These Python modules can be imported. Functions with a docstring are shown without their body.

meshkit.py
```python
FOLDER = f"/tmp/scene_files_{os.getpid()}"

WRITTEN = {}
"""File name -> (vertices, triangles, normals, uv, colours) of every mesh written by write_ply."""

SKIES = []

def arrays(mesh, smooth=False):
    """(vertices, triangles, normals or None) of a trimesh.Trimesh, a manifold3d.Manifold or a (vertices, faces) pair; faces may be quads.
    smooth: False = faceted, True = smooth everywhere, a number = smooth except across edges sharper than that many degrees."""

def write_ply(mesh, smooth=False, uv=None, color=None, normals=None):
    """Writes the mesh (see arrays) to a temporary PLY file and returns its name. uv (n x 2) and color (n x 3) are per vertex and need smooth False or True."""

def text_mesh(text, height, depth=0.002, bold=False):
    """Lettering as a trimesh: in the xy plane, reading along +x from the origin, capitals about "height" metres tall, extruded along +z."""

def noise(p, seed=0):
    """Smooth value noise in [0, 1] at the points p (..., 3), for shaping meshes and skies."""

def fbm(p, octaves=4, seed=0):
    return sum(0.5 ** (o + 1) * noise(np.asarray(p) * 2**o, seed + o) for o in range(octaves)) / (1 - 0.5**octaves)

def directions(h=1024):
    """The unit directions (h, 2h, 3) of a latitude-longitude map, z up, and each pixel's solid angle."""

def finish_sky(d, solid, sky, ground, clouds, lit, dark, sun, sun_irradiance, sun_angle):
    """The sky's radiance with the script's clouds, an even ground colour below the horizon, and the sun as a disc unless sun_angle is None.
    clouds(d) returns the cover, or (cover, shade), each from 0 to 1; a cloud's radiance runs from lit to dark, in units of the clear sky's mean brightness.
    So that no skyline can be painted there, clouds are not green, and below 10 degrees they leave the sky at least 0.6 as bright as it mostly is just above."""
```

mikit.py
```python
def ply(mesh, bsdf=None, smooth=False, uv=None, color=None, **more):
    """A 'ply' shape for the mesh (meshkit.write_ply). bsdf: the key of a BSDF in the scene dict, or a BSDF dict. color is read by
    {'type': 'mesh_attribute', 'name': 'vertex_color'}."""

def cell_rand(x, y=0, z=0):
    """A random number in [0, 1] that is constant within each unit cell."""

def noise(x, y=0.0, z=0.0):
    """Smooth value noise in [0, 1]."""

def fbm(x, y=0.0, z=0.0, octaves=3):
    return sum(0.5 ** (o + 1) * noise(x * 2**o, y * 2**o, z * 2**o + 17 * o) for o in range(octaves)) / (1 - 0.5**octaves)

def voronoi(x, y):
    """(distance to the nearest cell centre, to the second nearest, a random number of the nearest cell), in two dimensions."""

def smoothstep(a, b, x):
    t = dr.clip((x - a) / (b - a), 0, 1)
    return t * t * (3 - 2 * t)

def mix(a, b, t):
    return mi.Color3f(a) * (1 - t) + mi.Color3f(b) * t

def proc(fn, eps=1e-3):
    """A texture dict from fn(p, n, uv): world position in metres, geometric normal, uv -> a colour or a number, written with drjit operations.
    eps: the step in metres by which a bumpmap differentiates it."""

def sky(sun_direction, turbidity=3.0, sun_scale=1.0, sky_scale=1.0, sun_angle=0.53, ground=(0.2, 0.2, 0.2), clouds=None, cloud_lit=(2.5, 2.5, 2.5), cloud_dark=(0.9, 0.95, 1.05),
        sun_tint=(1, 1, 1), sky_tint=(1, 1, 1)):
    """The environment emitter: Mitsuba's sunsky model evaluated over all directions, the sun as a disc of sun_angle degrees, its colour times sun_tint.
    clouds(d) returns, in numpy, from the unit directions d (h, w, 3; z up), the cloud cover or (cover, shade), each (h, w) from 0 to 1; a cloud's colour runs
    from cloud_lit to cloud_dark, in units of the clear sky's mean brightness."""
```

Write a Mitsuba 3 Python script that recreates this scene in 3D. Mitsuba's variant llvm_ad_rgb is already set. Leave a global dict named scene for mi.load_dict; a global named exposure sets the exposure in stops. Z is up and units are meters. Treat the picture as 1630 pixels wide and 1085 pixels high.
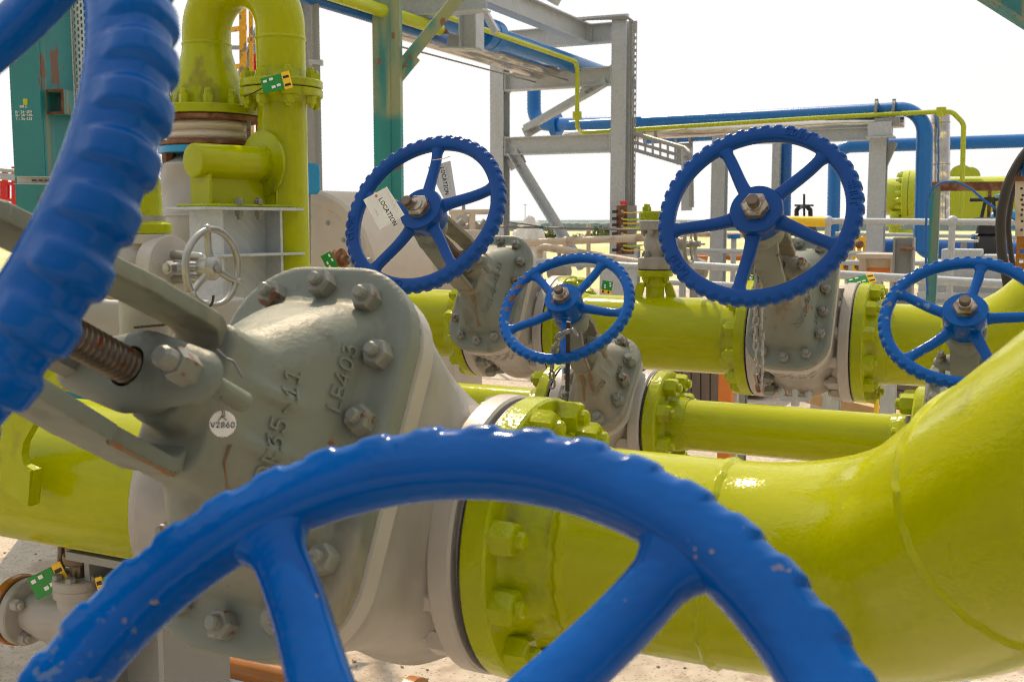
import math, random, numpy as np, trimesh, mitsuba as mi, drjit as dr, mikit, meshkit, manifold3d as m3
from mikit import proc, noise, fbm, voronoi, smoothstep, mix, cell_rand
from shapely.geometry import Polygon, box as sbox
from shapely.ops import unary_union
from scipy.optimize import brentq

rad = math.radians; random.seed(7); RNG = np.random.default_rng(7)
T = mi.ScalarTransform4f
scene, labels = {'type': 'scene'}, {}

# ---------------------------------------------------------------- camera, sky, exposure
CAM_H = 1.45                       # lens above the concrete
FPX, CX, CY, HOR = 1719.0, 815.0, 542.5, 355.0     # focal length and frame of the photograph in its pixels
PITCH = math.atan((CY - HOR) / FPX)
RT = np.array([1.0, 0, 0]); FW = np.array([0, math.cos(PITCH), -math.sin(PITCH)]); UPV = np.array([0, math.sin(PITCH), math.cos(PITCH)])
EYE = np.array([0, 0, CAM_H])
scene['camera'] = {'type': 'thinlens', 'fov': math.degrees(2 * math.atan(815.0 / FPX)), 'fov_axis': 'x', 'near_clip': 0.02, 'far_clip': 9000.0,
                   'aperture_radius': 0.0013, 'focus_distance': 2.3,
                   'to_world': T().look_at(origin=EYE.tolist(), target=(EYE + FW).tolist(), up=[0, 0, 1])}
exposure = 1.54

SUN = np.array((-0.14, 0.60, 0.78)) / np.linalg.norm((-0.14, 0.60, 0.78))
def haze_clouds(d):                # thin bright overcast, brightest round the veiled sun
    n = meshkit.fbm(np.stack([d[..., 0] * 2, d[..., 1] * 2, d[..., 2] * 4], -1), 3)
    k = np.clip((0.70 - d @ SUN) / 1.3, 0, 1)
    return 1.0 + 0 * n, k * k * (3 - 2 * k) * .92 + .05 * n
scene['sky'] = mikit.sky(SUN.tolist(), turbidity=4, sun_scale=1.1, sky_scale=1.0, sun_angle=0.7, clouds=haze_clouds,
                         cloud_lit=(3.3, 3.28, 3.24), cloud_dark=(.80, .82, .86), sun_tint=(1, 0.95, 0.86), ground=(0.28, 0.25, 0.21))

# ---------------------------------------------------------------- plant axes: P along the pipe rows, M away across them
YAW = math.radians(25.8)
PX = np.array([math.cos(YAW), -math.sin(YAW), 0]); MX = np.array([math.sin(YAW), math.cos(YAW), 0]); UP = np.array([0, 0, 1.0])
def A(t, h, z): return t * PX + h * MX + (z + CAM_H) * UP          # plant coordinates, z from lens height
def ray(u, v): return FW + RT * (u - CX) / FPX + UPV * (CY - v) / FPX
def atd(u, v, d): return EYE + ray(u, v) * d                        # measured point: photo position and distance ahead
def ath(u, v, h):                                                   # measured point: photo position and row distance
    r = ray(u, v); return EYE + r * (h / (r @ MX))
def atg(u, v, z=0.0):                                               # measured point on the ground
    r = ray(u, v); return EYE + r * ((z - CAM_H) / r[2])
def plant(Pw): q = Pw - EYE; return q @ PX, q @ MX, q[2]

# ---------------------------------------------------------------- bookkeeping
_taken = set()
def unique(key):
    k, n = key, 0
    while k in _taken or k in scene:
        n += 1; k = f'{key}_{n:03d}'
    _taken.add(k); return k
def thing(name, label, cat, group=None):
    k = unique(name); labels[k] = {'label': label, 'category': cat}
    if group: labels[k]['group'] = group
    return k
_cache = {}
def put(key, mesh, mat, smooth=35, M=None):
    """one entry of the scene; key is a full key, already unique"""
    ck = (id(mesh), mat, smooth)
    if ck not in _cache:
        _cache[ck] = (mikit.ply(mesh, mat, smooth=smooth), mesh)
    d = dict(_cache[ck][0])
    if M is not None: d['to_world'] = T(np.asarray(M, float).tolist())
    scene[key] = d; return key
def part(parent, name, mesh, mat, smooth=35, M=None, label=None):
    k = unique(parent + '__' + name); put(k, mesh, mat, smooth, M)
    if label: labels[k] = {'label': label}
    return k
def solo(name, label, cat, mesh, mat, smooth=35, M=None, group=None):
    k = thing(name, label, cat, group); put(k, mesh, mat, smooth, M); return k
def struct(name, mesh, mat, smooth=False, kind='structure', label=None):
    k = unique(name); put(k, mesh, mat, smooth); labels[k] = {'kind': kind}
    if label: labels[k]['label'] = label
    return k

# ---------------------------------------------------------------- meshes
def norm(v): v = np.asarray(v, float); return v / np.linalg.norm(v)
def frame_z(z, xh=None):
    z = norm(z); xh = np.array([0, 0, 1.0]) if xh is None else np.asarray(xh, float)
    if abs(norm(xh) @ z) > 0.98: xh = np.array([1.0, 0, 0])
    y = norm(np.cross(z, xh)); x = np.cross(y, z); return x, y, z
def mat4(x, y, z, o, k=1.0):
    Mx = np.eye(4); Mx[:3, 0] = np.asarray(x) * k; Mx[:3, 1] = np.asarray(y) * k; Mx[:3, 2] = np.asarray(z) * k; Mx[:3, 3] = o; return Mx
def mz(o, z, xh=None, k=1.0): x, y, zz = frame_z(z, xh); return mat4(x, y, zz, o, k)
def xf(mesh, Mx): m = mesh.copy(); m.apply_transform(Mx); return m
def cat(*ms): return trimesh.util.concatenate([m for m in ms if m is not None])
def tm(vf): return trimesh.Trimesh(np.asarray(vf[0], float), np.asarray(vf[1]), process=False)
def grid_mesh(V, closed_u=False, closed_v=True, caps=False):
    """V (n, m, 3): n rings of m points"""
    n, m = V.shape[:2]; f = []
    I = np.arange(n * m).reshape(n, m)
    ru = n if closed_u else n - 1; rv = m if closed_v else m - 1
    a = I[np.arange(ru)[:, None], np.arange(rv)[None]]; b = I[(np.arange(ru)[:, None] + 1) % n, np.arange(rv)[None]]
    c = I[(np.arange(ru)[:, None] + 1) % n, (np.arange(rv)[None] + 1) % m]; d = I[np.arange(ru)[:, None], (np.arange(rv)[None] + 1) % m]
    f = np.concatenate([np.stack([a, d, c], -1).reshape(-1, 3), np.stack([a, c, b], -1).reshape(-1, 3)])
    v = V.reshape(-1, 3)
    if caps:
        c0, c1 = V[0].mean(0), V[-1].mean(0); k = len(v); v = np.vstack([v, c0, c1]); j = np.arange(m)
        f = np.vstack([f, np.stack([np.full(m, k), (j + 1) % m, j], 1), np.stack([np.full(m, k + 1), I[-1], I[-1][(j + 1) % m]], 1)])
    return tm((v, f))
def lathe(prof, seg=48):
    """profile of (r, z) from bottom to top, closed on the axis by caps"""
    a = np.linspace(0, 2 * np.pi, seg, endpoint=False)
    V = np.array([[(r * math.cos(t), r * math.sin(t), z) for t in a] for r, z in prof])
    m = grid_mesh(V, caps=True); m.invert() if m.volume < 0 else None; return m
def ring_lathe(prof, seg=64):
    """closed profile loop (r, z) turned round the axis"""
    a = np.linspace(0, 2 * np.pi, seg, endpoint=False)
    V = np.array([[(r * math.cos(t), r * math.sin(t), z) for r, z in prof] for t in a])
    m = grid_mesh(V, closed_u=True); m.invert() if m.volume < 0 else None; return m
def round_path(pts, bend, steps=10):
    pts = [np.asarray(q, float) for q in pts]; out = [pts[0]]
    for i in range(1, len(pts) - 1):
        b = bend[i] if isinstance(bend, (list, dict)) else bend
        a, c, d = pts[i - 1], pts[i], pts[i + 1]; u, w = norm(a - c), norm(d - c); cs = np.clip(u @ w, -1, 1)
        half = math.acos(cs) / 2
        if half > math.pi / 2 - .01 or b <= 0: out.append(c); continue
        L = min(b / math.tan(half), .49 * np.linalg.norm(a - c), .49 * np.linalg.norm(d - c)); R = L * math.tan(half)
        ctr = c + norm(u + w) * R / math.sin(half); s0, s1 = c + u * L - ctr, c + w * L - ctr
        ang = math.acos(np.clip(norm(s0) @ norm(s1), -1, 1)); q = norm(s1 - s0 * (s0 @ s1) / (s0 @ s0)) * R
        for k in range(steps + 1): out.append(ctr + s0 * math.cos(ang * k / steps) + q * math.sin(ang * k / steps))
    out.append(pts[-1]); return np.array(out)
def tube(pts, r, seg=16, bend=0.0, steps=10, caps=True, closed=False):
    pts = round_path(pts, bend, steps) if bend and not closed else np.asarray(pts, float)
    n = len(pts); rr = np.broadcast_to(np.asarray(r, float), (n,)) if np.ndim(r) == 0 or len(np.atleast_1d(r)) == n else np.interp(np.linspace(0, 1, n), np.linspace(0, 1, len(r)), r)
    if closed: tan = np.roll(pts, -1, 0) - np.roll(pts, 1, 0)
    else: tan = np.gradient(pts, axis=0) if n > 2 else np.repeat((pts[1] - pts[0])[None], 2, 0)
    tan = np.array([norm(q) for q in tan]); x, y, _ = frame_z(tan[0]); V = []
    a = np.linspace(0, 2 * np.pi, seg, endpoint=False)
    for i in range(n):
        x = norm(x - tan[i] * (x @ tan[i])); y = np.cross(tan[i], x)
        V.append(pts[i] + rr[i] * (np.cos(a)[:, None] * x + np.sin(a)[:, None] * y))
    m = grid_mesh(np.array(V), closed_u=closed, caps=caps and not closed)
    return m
def bar(a, b, w, t, side=None):
    """box from a to b; w across 'side' direction, t across the other"""
    a, b = np.asarray(a, float), np.asarray(b, float); x, y, z = frame_z(b - a, side)
    m = trimesh.creation.box((w, t, np.linalg.norm(b - a))); m.apply_transform(mat4(x, y, z, (a + b) / 2)); return m
def bevel_box(sx, sy, sz, r=.004):
    s = m3.Manifold.sphere(r, 8)
    pts = [(i * (sx / 2 - r), j * (sy / 2 - r), k * (sz / 2 - r)) for i in (-1, 1) for j in (-1, 1) for k in (-1, 1)]
    v = np.vstack([s.to_mesh().vert_properties[:, :3] + np.array(q) for q in pts])
    return m2t(m3.Manifold.hull_points(v))
def m2t(m):
    q = m.to_mesh(); return trimesh.Trimesh(q.vert_properties[:, :3], q.tri_verts, process=False)
def t2m(t): return m3.Manifold(m3.Mesh(np.asarray(t.vertices, np.float32), np.asarray(t.faces, np.uint32)))
def section(a, b, prof, side):
    """prof: shapely polygon in (x, y); x along 'side', extruded from a to b"""
    a, b = np.asarray(a, float), np.asarray(b, float); x, y, z = frame_z(b - a, side)
    m = trimesh.creation.extrude_polygon(prof, np.linalg.norm(b - a), engine='earcut'); m.apply_transform(mat4(x, y, z, a)); return m
def hprof(d, w, tf, tw):
    return unary_union([sbox(-d / 2, -w / 2, -d / 2 + tf, w / 2), sbox(d / 2 - tf, -w / 2, d / 2, w / 2), sbox(-d / 2, -tw / 2, d / 2, tw / 2)])
def cprof(d, w, t): return unary_union([sbox(-d / 2, 0, -d / 2 + t, w), sbox(d / 2 - t, 0, d / 2, w), sbox(-d / 2, 0, d / 2, t)])
def lprof(w, t): return unary_union([sbox(0, 0, w, t), sbox(0, 0, t, w)])
def ibeam(a, b, d, w, side, tf=.012, tw=.009): return section(a, b, hprof(d, w, tf, tw), side)
def hull_spheres(items, seg=16):
    v = []
    for c, r in items:
        r = np.broadcast_to(np.asarray(r, float), (3,))
        v.append(m3.Manifold.sphere(1.0, seg).to_mesh().vert_properties[:, :3] * r + np.array(c))
    return m3.Manifold.hull_points(np.vstack(v))
def plate(poly, t, bev=.003):
    """shapely polygon -> bevelled plate between z=0 and t"""
    q = poly.buffer(-bev, quad_segs=6)
    a = trimesh.creation.extrude_polygon(poly, t - 2 * bev, engine='earcut'); a.apply_translation([0, 0, bev])
    lay = []
    def ring(pl, z): return np.array([(x, y, z) for x, y in np.array(pl.exterior.coords)[:-1]])
    pts = np.vstack([ring(q, 0), ring(poly, bev), ring(poly, t - bev), ring(q, t)])
    return m2t(m3.Manifold.hull_points(pts)) if poly.equals(poly.convex_hull) or poly.convex_hull.area - poly.area < 1e-7 else trimesh.creation.extrude_polygon(poly, t, engine='earcut')
def rrect(hx, hy, r): return sbox(-hx + r, -hy + r, hx - r, hy - r).buffer(r, quad_segs=10)
def smooth_cast(m, edge, it=10, amp=0.0006, freq=90, seed=0):
    m = m.refine_to_length(edge); t = m2t(m); t.merge_vertices()
    trimesh.smoothing.filter_taubin(t, iterations=it)
    if amp:
        n = np.asarray(t.vertex_normals); nz = meshkit.fbm(np.asarray(t.vertices) * freq, 3, seed) - .5
        t.vertices = t.vertices + n * (nz * 2 * amp)[:, None]
    return t
def hex_nut(af, h, r_stud, stick, chamf=True):
    """heavy hex nut from z=0 with a stud end standing proud"""
    R = af / math.sqrt(3); a = np.arange(6) * np.pi / 3
    V = np.array([[(R * s * math.cos(t), R * s * math.sin(t), z) for t in a] for s, z in ((1, -.002), (1, h * .8), (.86, h))])
    nut = grid_mesh(V, caps=True)
    st = lathe([(r_stud, h * .6), (r_stud, h + stick * .75), (r_stud * .72, h + stick)], 10)
    m = cat(nut, st); return m
def torus_wheel_rim(R, w, th, ridges=48, amp=.0042, N=None, M=36, pad=.25):
    """cast handwheel rim: rounded D section, grip ridges round its outer half"""
    N = N or ridges * 14; ph = np.linspace(0, 2 * np.pi, N, endpoint=False); cs = np.linspace(0, 2 * np.pi, M, endpoint=False)
    e = 2 / 2.7; sx = np.sign(np.cos(cs)) * np.abs(np.cos(cs)) ** e; sz = np.sign(np.sin(cs)) * np.abs(np.sin(cs)) ** e
    saw = (ph * ridges / (2 * np.pi)) % 1.0
    rid = np.interp(saw, [0, .04, .10, .52, .60, .66, 1], [0, .5, 1, .92, .6, 0, 0]) * (1 + .12 * np.sin(ph * 7 + 1) * np.sin(ph * 3))
    out = np.clip((np.cos(cs) - pad) / .22, 0, 1); out = out * out * (3 - 2 * out)
    nx_, nz_ = np.cos(cs), np.sin(cs); d_ = amp * (rid[:, None] - .35) * out[None]
    rr = R - w / 2 + (w / 2) * sx[None] + d_ * nx_[None] * 1.1; zz = (th / 2) * sz[None] + d_ * nz_[None]
    wob = .0006 * np.sin(ph * 5 + 2)[:, None]
    V = np.stack([(rr + wob) * np.cos(ph)[:, None], (rr + wob) * np.sin(ph)[:, None], zz], -1)
    m = grid_mesh(V, closed_u=True); m.invert() if m.volume < 0 else None; return m
def spoke_mesh(r0, r1, w, flare, zh, dip):
    n = 26; s = np.linspace(0, 1, n); r = r0 + (r1 - r0) * s
    ww = w * (1 + .25 * (1 - s) ** 3) + flare * np.clip((s - .82) / .18, 0, 1) ** 2 + .5 * flare * np.clip((.2 - s) / .2, 0, 1) ** 2
    z = zh * (1 - s) ** 1.3 - dip * np.sin(np.pi * s) ; side = .0018 * np.sin(2 * np.pi * s) * (r1 / .2)
    a = np.linspace(0, 2 * np.pi, 20, endpoint=False); e = 2 / 2.6
    cx = np.sign(np.cos(a)) * np.abs(np.cos(a)) ** e; cz = np.sign(np.sin(a)) * np.abs(np.sin(a)) ** e
    V = np.array([[(r[i], side[i] + ww[i] / 2 * cx[j], z[i] + w * .42 * cz[j]) for j in range(20)] for i in range(n)])
    m = grid_mesh(V, caps=True); m.invert() if m.volume < 0 else None; return m
def arc_text(txt, R, ang0, h, depth, bold=True, flip=False):
    """raised lettering bent round a circle of radius R (in the wheel plane)"""
    m = meshkit.text_mesh(txt, h, depth, bold); v = np.asarray(m.vertices); w = v[:, 0].max()
    sgn = 1 if flip else -1; th = ang0 + sgn * (v[:, 0] - w / 2) / R; rad = R - sgn * (v[:, 1] - h / 2)
    return tm((np.stack([rad * np.cos(th), rad * np.sin(th), v[:, 2]], 1), m.faces))
def rotz(a): return np.array(trimesh.transformations.rotation_matrix(a, [0, 0, 1]))
def shift(x, y, z): Mx = np.eye(4); Mx[:3, 3] = (x, y, z); return Mx

# ---------------------------------------------------------------- materials
def tex(fn): return proc(fn)
def add_mat(key, color, rough=.4, metallic=0.0, bump=None, bscale=.001, spec=.5, coat=0.0, eps=1e-3):
    b = {'type': 'principled', 'base_color': color if isinstance(color, dict) else {'type': 'rgb', 'value': list(color)},
         'roughness': rough if isinstance(rough, (dict, float)) else float(rough), 'metallic': float(metallic), 'specular': float(spec)}
    if coat: b['clearcoat'] = float(coat); b['clearcoat_gloss'] = .9
    if bump is not None: b = {'type': 'bumpmap', 'arbitrary': proc(bump, eps), 'scale': float(bscale), 'nested': b}
    scene[key] = {'type': 'twosided', 'bsdf': b}
def C3(c): return mi.Color3f(*c)
RUST = (.20, .052, .012); RUSTD = (.075, .022, .010)

def paint(base, dark, chip, chip_at=.70, chip_f=70., var_f=6., dirt=None, dirt_at=.6, chip2=None):
    def fn(p, n, uv):
        v = fbm(p.x * var_f, p.y * var_f, p.z * var_f, 3)
        c = mix(base, dark, smoothstep(.35, .75, v))
        if dirt is not None:
            d = fbm(p.x * 22 + 5, p.y * 22, p.z * 9, 4)
            c = mix(c, dirt, smoothstep(dirt_at, dirt_at + .22, d) * .7)
        k = fbm(p.x * chip_f, p.y * chip_f, p.z * chip_f, 3)
        g = noise(p.x * 9 + 3, p.y * 9, p.z * 9)
        s = smoothstep(chip_at, chip_at + .05, k * .62 + g * .38)
        cc = C3(chip) if chip2 is None else mix(chip, chip2, smoothstep(.4, .6, noise(p.x * 31, p.y * 31 + 8, p.z * 31)))
        return mix(c, cc, s)
    return fn
def peel(p, n, uv): return .5 * fbm(p.x * 170, p.y * 170, p.z * 170, 2) + .8 * noise(p.x * 420, p.y * 420, p.z * 420)
def castskin(p, n, uv): return .6 * fbm(p.x * 330, p.y * 330, p.z * 330, 3) + .5 * noise(p.x * 120, p.y * 120, p.z * 120)
def drip(p, n, uv): return noise(p.x * 60, p.y * 60, p.z * 60) + .5 * noise(p.x * 260, p.y * 260, p.z * 260)

add_mat('lime_paint', tex(paint((.355, .382, .000), (.310, .335, .000), (.22, .20, .02), .86, 60., 3., dirt=(.27, .27, .004), dirt_at=.68)), .12, bump=peel, bscale=.00024, spec=.22)
add_mat('lime_thick', tex(paint((.335, .375, .000), (.265, .300, .000), (.20, .16, .03), .80, 90., 9., dirt=(.17, .15, .02), dirt_at=.58)), .16, bump=drip, bscale=.0011, spec=.26)
add_mat('lime_far', (.40, .46, .012), .35)
add_mat('blue_paint', tex(paint((.000, .080, .345), (.000, .066, .29), (.15, .07, .05), .700, 110., 7., chip2=(.12, .18, .32))), .16, bump=drip, bscale=.0005, spec=.16)
add_mat('blue_worn', tex(paint((.000, .080, .35), (.000, .066, .29), (.22, .17, .15), .672, 150., 14., chip2=(.07, .13, .28))), .18, bump=drip, bscale=.0005, spec=.16)
add_mat('blue_matt', tex(paint((.004, .060, .275), (.004, .050, .235), (.10, .05, .06), .77, 110., 5.)), .28, spec=.16)
add_mat('pipe_blue', (.004, .135, .43), .32)
add_mat('pipe_blue_deep', (.005, .10, .36), .32)

def grey_green(p, n, uv):
    v = fbm(p.x * 7, p.y * 7, p.z * 7, 3)
    c = mix((.185, .200, .165), (.155, .175, .155), smoothstep(.3, .7, v))
    c = mix(c, (.25, .215, .155), smoothstep(.50, .72, fbm(p.x * 6 + 9, p.y * 6, p.z * 3, 4)) * .8)
    c = mix(c, (.10, .105, .09), smoothstep(.56, .74, fbm(p.x * 30, p.y * 30, p.z * 12, 4)) * .5)
    s = fbm(p.x * 45, p.y * 45, p.z * 38, 4); g = noise(p.x * 6 + 2, p.y * 6 + 7, p.z * 6)
    c = mix(c, RUST, smoothstep(.715, .75, s * .75 + g * .25) * .85)
    return c
add_mat('valve_grey', tex(grey_green), .50, bump=castskin, bscale=.0009, spec=.3)
def nut_grey(p, n, uv):
    c = mix((.155, .165, .145), (.20, .205, .18), fbm(p.x * 20, p.y * 20, p.z * 20, 2))
    s = fbm(p.x * 85 + 4, p.y * 85, p.z * 85, 4) * .7 + .3 * noise(p.x * 17, p.y * 17, p.z * 17); return mix(c, mix(RUST, RUSTD, noise(p.x * 200, p.y * 200, p.z * 200)), smoothstep(.60, .68, s) * .9)
add_mat('nut_grey', tex(nut_grey), .36)
def cream(p, n, uv):
    v = fbm(p.x * 8, p.y * 8, p.z * 8, 4)
    c = mix((.315, .30, .275), (.235, .218, .195), smoothstep(.35, .7, v))
    c = mix(c, (.24, .17, .11), smoothstep(.56, .80, fbm(p.x * 18, p.y * 18, p.z * 7 + 3, 4)) * .6)
    return c
add_mat('valve_cream', tex(cream), .46, bump=castskin, bscale=.0013)
def flange_cream(p, n, uv):
    c = mix((.40, .375, .345), (.33, .305, .275), fbm(p.x * 14, p.y * 14, p.z * 14, 3)); return c
add_mat('flange_cream', tex(flange_cream), .40)
def oily(p, n, uv):
    c = mix((.10, .085, .07), (.17, .12, .08), fbm(p.x * 60, p.y * 60, p.z * 60, 3)); return mix(c, (.16, .045, .012), smoothstep(.60, .72, fbm(p.x * 90, p.y * 90, p.z * 90, 3)))
add_mat('rust_run', tex(lambda p, n, uv: mix((.22, .095, .03), (.17, .14, .09), smoothstep(.3, .7, fbm(p.x * 120, p.y * 120, p.z * 120, 3)))), .7)
add_mat('stem_steel', tex(oily), .30, metallic=.55)
add_mat('bright_steel', tex(lambda p, n, uv: mix((.36, .33, .28), (.20, .13, .09), smoothstep(.45, .7, fbm(p.x * 70, p.y * 70, p.z * 70, 3)))), .30, metallic=.7)
def rusty(p, n, uv):
    return mix((.115, .040, .016), (.24, .12, .06), smoothstep(.35, .7, fbm(p.x * 30, p.y * 30, p.z * 20, 4)))
add_mat('rust', tex(rusty), .8)
def galv(p, n, uv):
    a = voronoi(p.x * 60 + p.z * 23, p.y * 60 + p.z * 57)[2]
    c = mix((.38, .415, .44), (.47, .50, .52), a * .6 + .4 * fbm(p.x * 3, p.y * 3, p.z * 1.5, 3))
    return mix(c, (.33, .30, .26), smoothstep(.6, .9, fbm(p.x * 6, p.y * 6, p.z * 1.2 + 4, 3)) * .4)
add_mat('galvanised', tex(galv), .48, metallic=.25)
add_mat('galv_bright', tex(lambda p, n, uv: mix((.40, .40, .38), (.28, .28, .25), fbm(p.x * 40, p.y * 40, p.z * 40, 3))), .30, metallic=.7)
add_mat('galv_dark', (.24, .25, .245), .5, metallic=.2)
def teal(p, n, uv):
    v = fbm(p.x * 4, p.y * 4, p.z * 1.2, 3)
    c = mix((.012, .185, .200), (.020, .135, .150), smoothstep(.35, .7, v))
    st = fbm(p.x * 26, p.y * 26, p.z * 1.1, 3)                       # weather streaks
    c = mix(c, (.20, .20, .10), smoothstep(.54, .74, st) * .75)
    r = fbm(p.x * 11 + 3, p.y * 11, p.z * 3.2, 4); return mix(c, (.16, .05, .018), smoothstep(.70, .74, r) * .9)
add_mat('teal_paint', tex(teal), .42)
def teal_light(p, n, uv):
    v = fbm(p.x * 5, p.y * 5, p.z * 1.5, 3)
    c = mix((.02, .27, .25), (.02, .20, .20), smoothstep(.3, .7, v))
    c = mix(c, (.27, .31, .17), smoothstep(2.12, 2.20, p.z + .02 * noise(p.x * 20, p.y * 20)) * smoothstep(.25, .5, fbm(p.x * 9, p.y * 9, p.z * 1.0, 3)))
    return mix(c, (.20, .07, .04), smoothstep(.68, .72, fbm(p.x * 9, p.y * 9, p.z * 6, 3)) * .8)
add_mat('teal_light', tex(teal_light), .45)
add_mat('foil', tex(lambda p, n, uv: mix((.72, .68, .66), (.55, .50, .47), fbm(p.x * 3, p.y * 3, p.z * 5, 3))), .16, metallic=.95, bump=lambda p, n, uv: fbm(p.x * 6, p.y * 6, p.z * 9, 3), bscale=.012)
def clad(p, n, uv): return mix((.40, .385, .365), (.30, .28, .26), fbm(p.x * 5, p.y * 5, p.z * 5, 3))
add_mat('cladding', tex(clad), .42, metallic=.25, bump=lambda p, n, uv: fbm(p.x * 4, p.y * 4, p.z * 5, 2), bscale=.03)
def beige(p, n, uv): return mix((.50, .44, .36), (.42, .36, .29), fbm(p.x * 5, p.y * 5, p.z * 3, 4))
add_mat('beige_paint', tex(beige), .5)
add_mat('rail_beige', tex(lambda p, n, uv: mix((.52, .44, .34), (.34, .26, .19), smoothstep(.5, .75, fbm(p.x * 9, p.y * 9, p.z * 9, 3)))), .55)
def wood(p, n, uv): return mix((.52, .33, .15), (.36, .22, .10), fbm(p.x * 4, p.y * 40, p.z * 40, 3))
add_mat('timber', tex(wood), .7)
add_mat('dark_timber', tex(lambda p, n, uv: mix((.17, .13, .105), (.09, .07, .06), fbm(p.x * 60, p.y * 60, p.z * 3, 3))), .75)
add_mat('yellow_paint', tex(lambda p, n, uv: mix((.78, .40, .015), (.30, .22, .12), smoothstep(.58, .66, fbm(p.x * 30, p.y * 30, p.z * 22, 3)))), .42)
add_mat('yellow', (.80, .52, .02), .45); add_mat('orange', (.62, .18, .03), .45); add_mat('red', (.62, .02, .015), .4)
add_mat('ochre', tex(lambda p, n, uv: mix((.34, .12, .012), (.25, .09, .012), fbm(p.x * 30, p.y * 30, p.z * 30, 2))), .28)
add_mat('black', (.014, .014, .015), .45); add_mat('rubber', tex(lambda p, n, uv: mix((.014, .013, .013), (.035, .030, .027), fbm(p.x * 20, p.y * 20, p.z * 8, 3))), .5)
add_mat('white', (.74, .73, .70), .5); add_mat('paper', (.72, .72, .72), .65); add_mat('ink', (.03, .03, .04), .6)
add_mat('tag_green', (.008, .23, .035), .35); add_mat('tag_yellow', (.85, .52, .01), .35); add_mat('brass_tag', (.42, .29, .17), .45, metallic=.2)
add_mat('white_gasket', (.56, .50, .43), .4); add_mat('flange_blue', (.01, .24, .50), .35)
add_mat('chain', tex(lambda p, n, uv: mix((.36, .35, .33), (.22, .08, .03), smoothstep(.52, .62, fbm(p.x * 26, p.y * 26, p.z * 26, 3)))), .35, metallic=.6)
add_mat('wire', (.20, .19, .18), .4, metallic=.5); add_mat('clip_green', (.01, .10, .07), .5)
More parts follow.
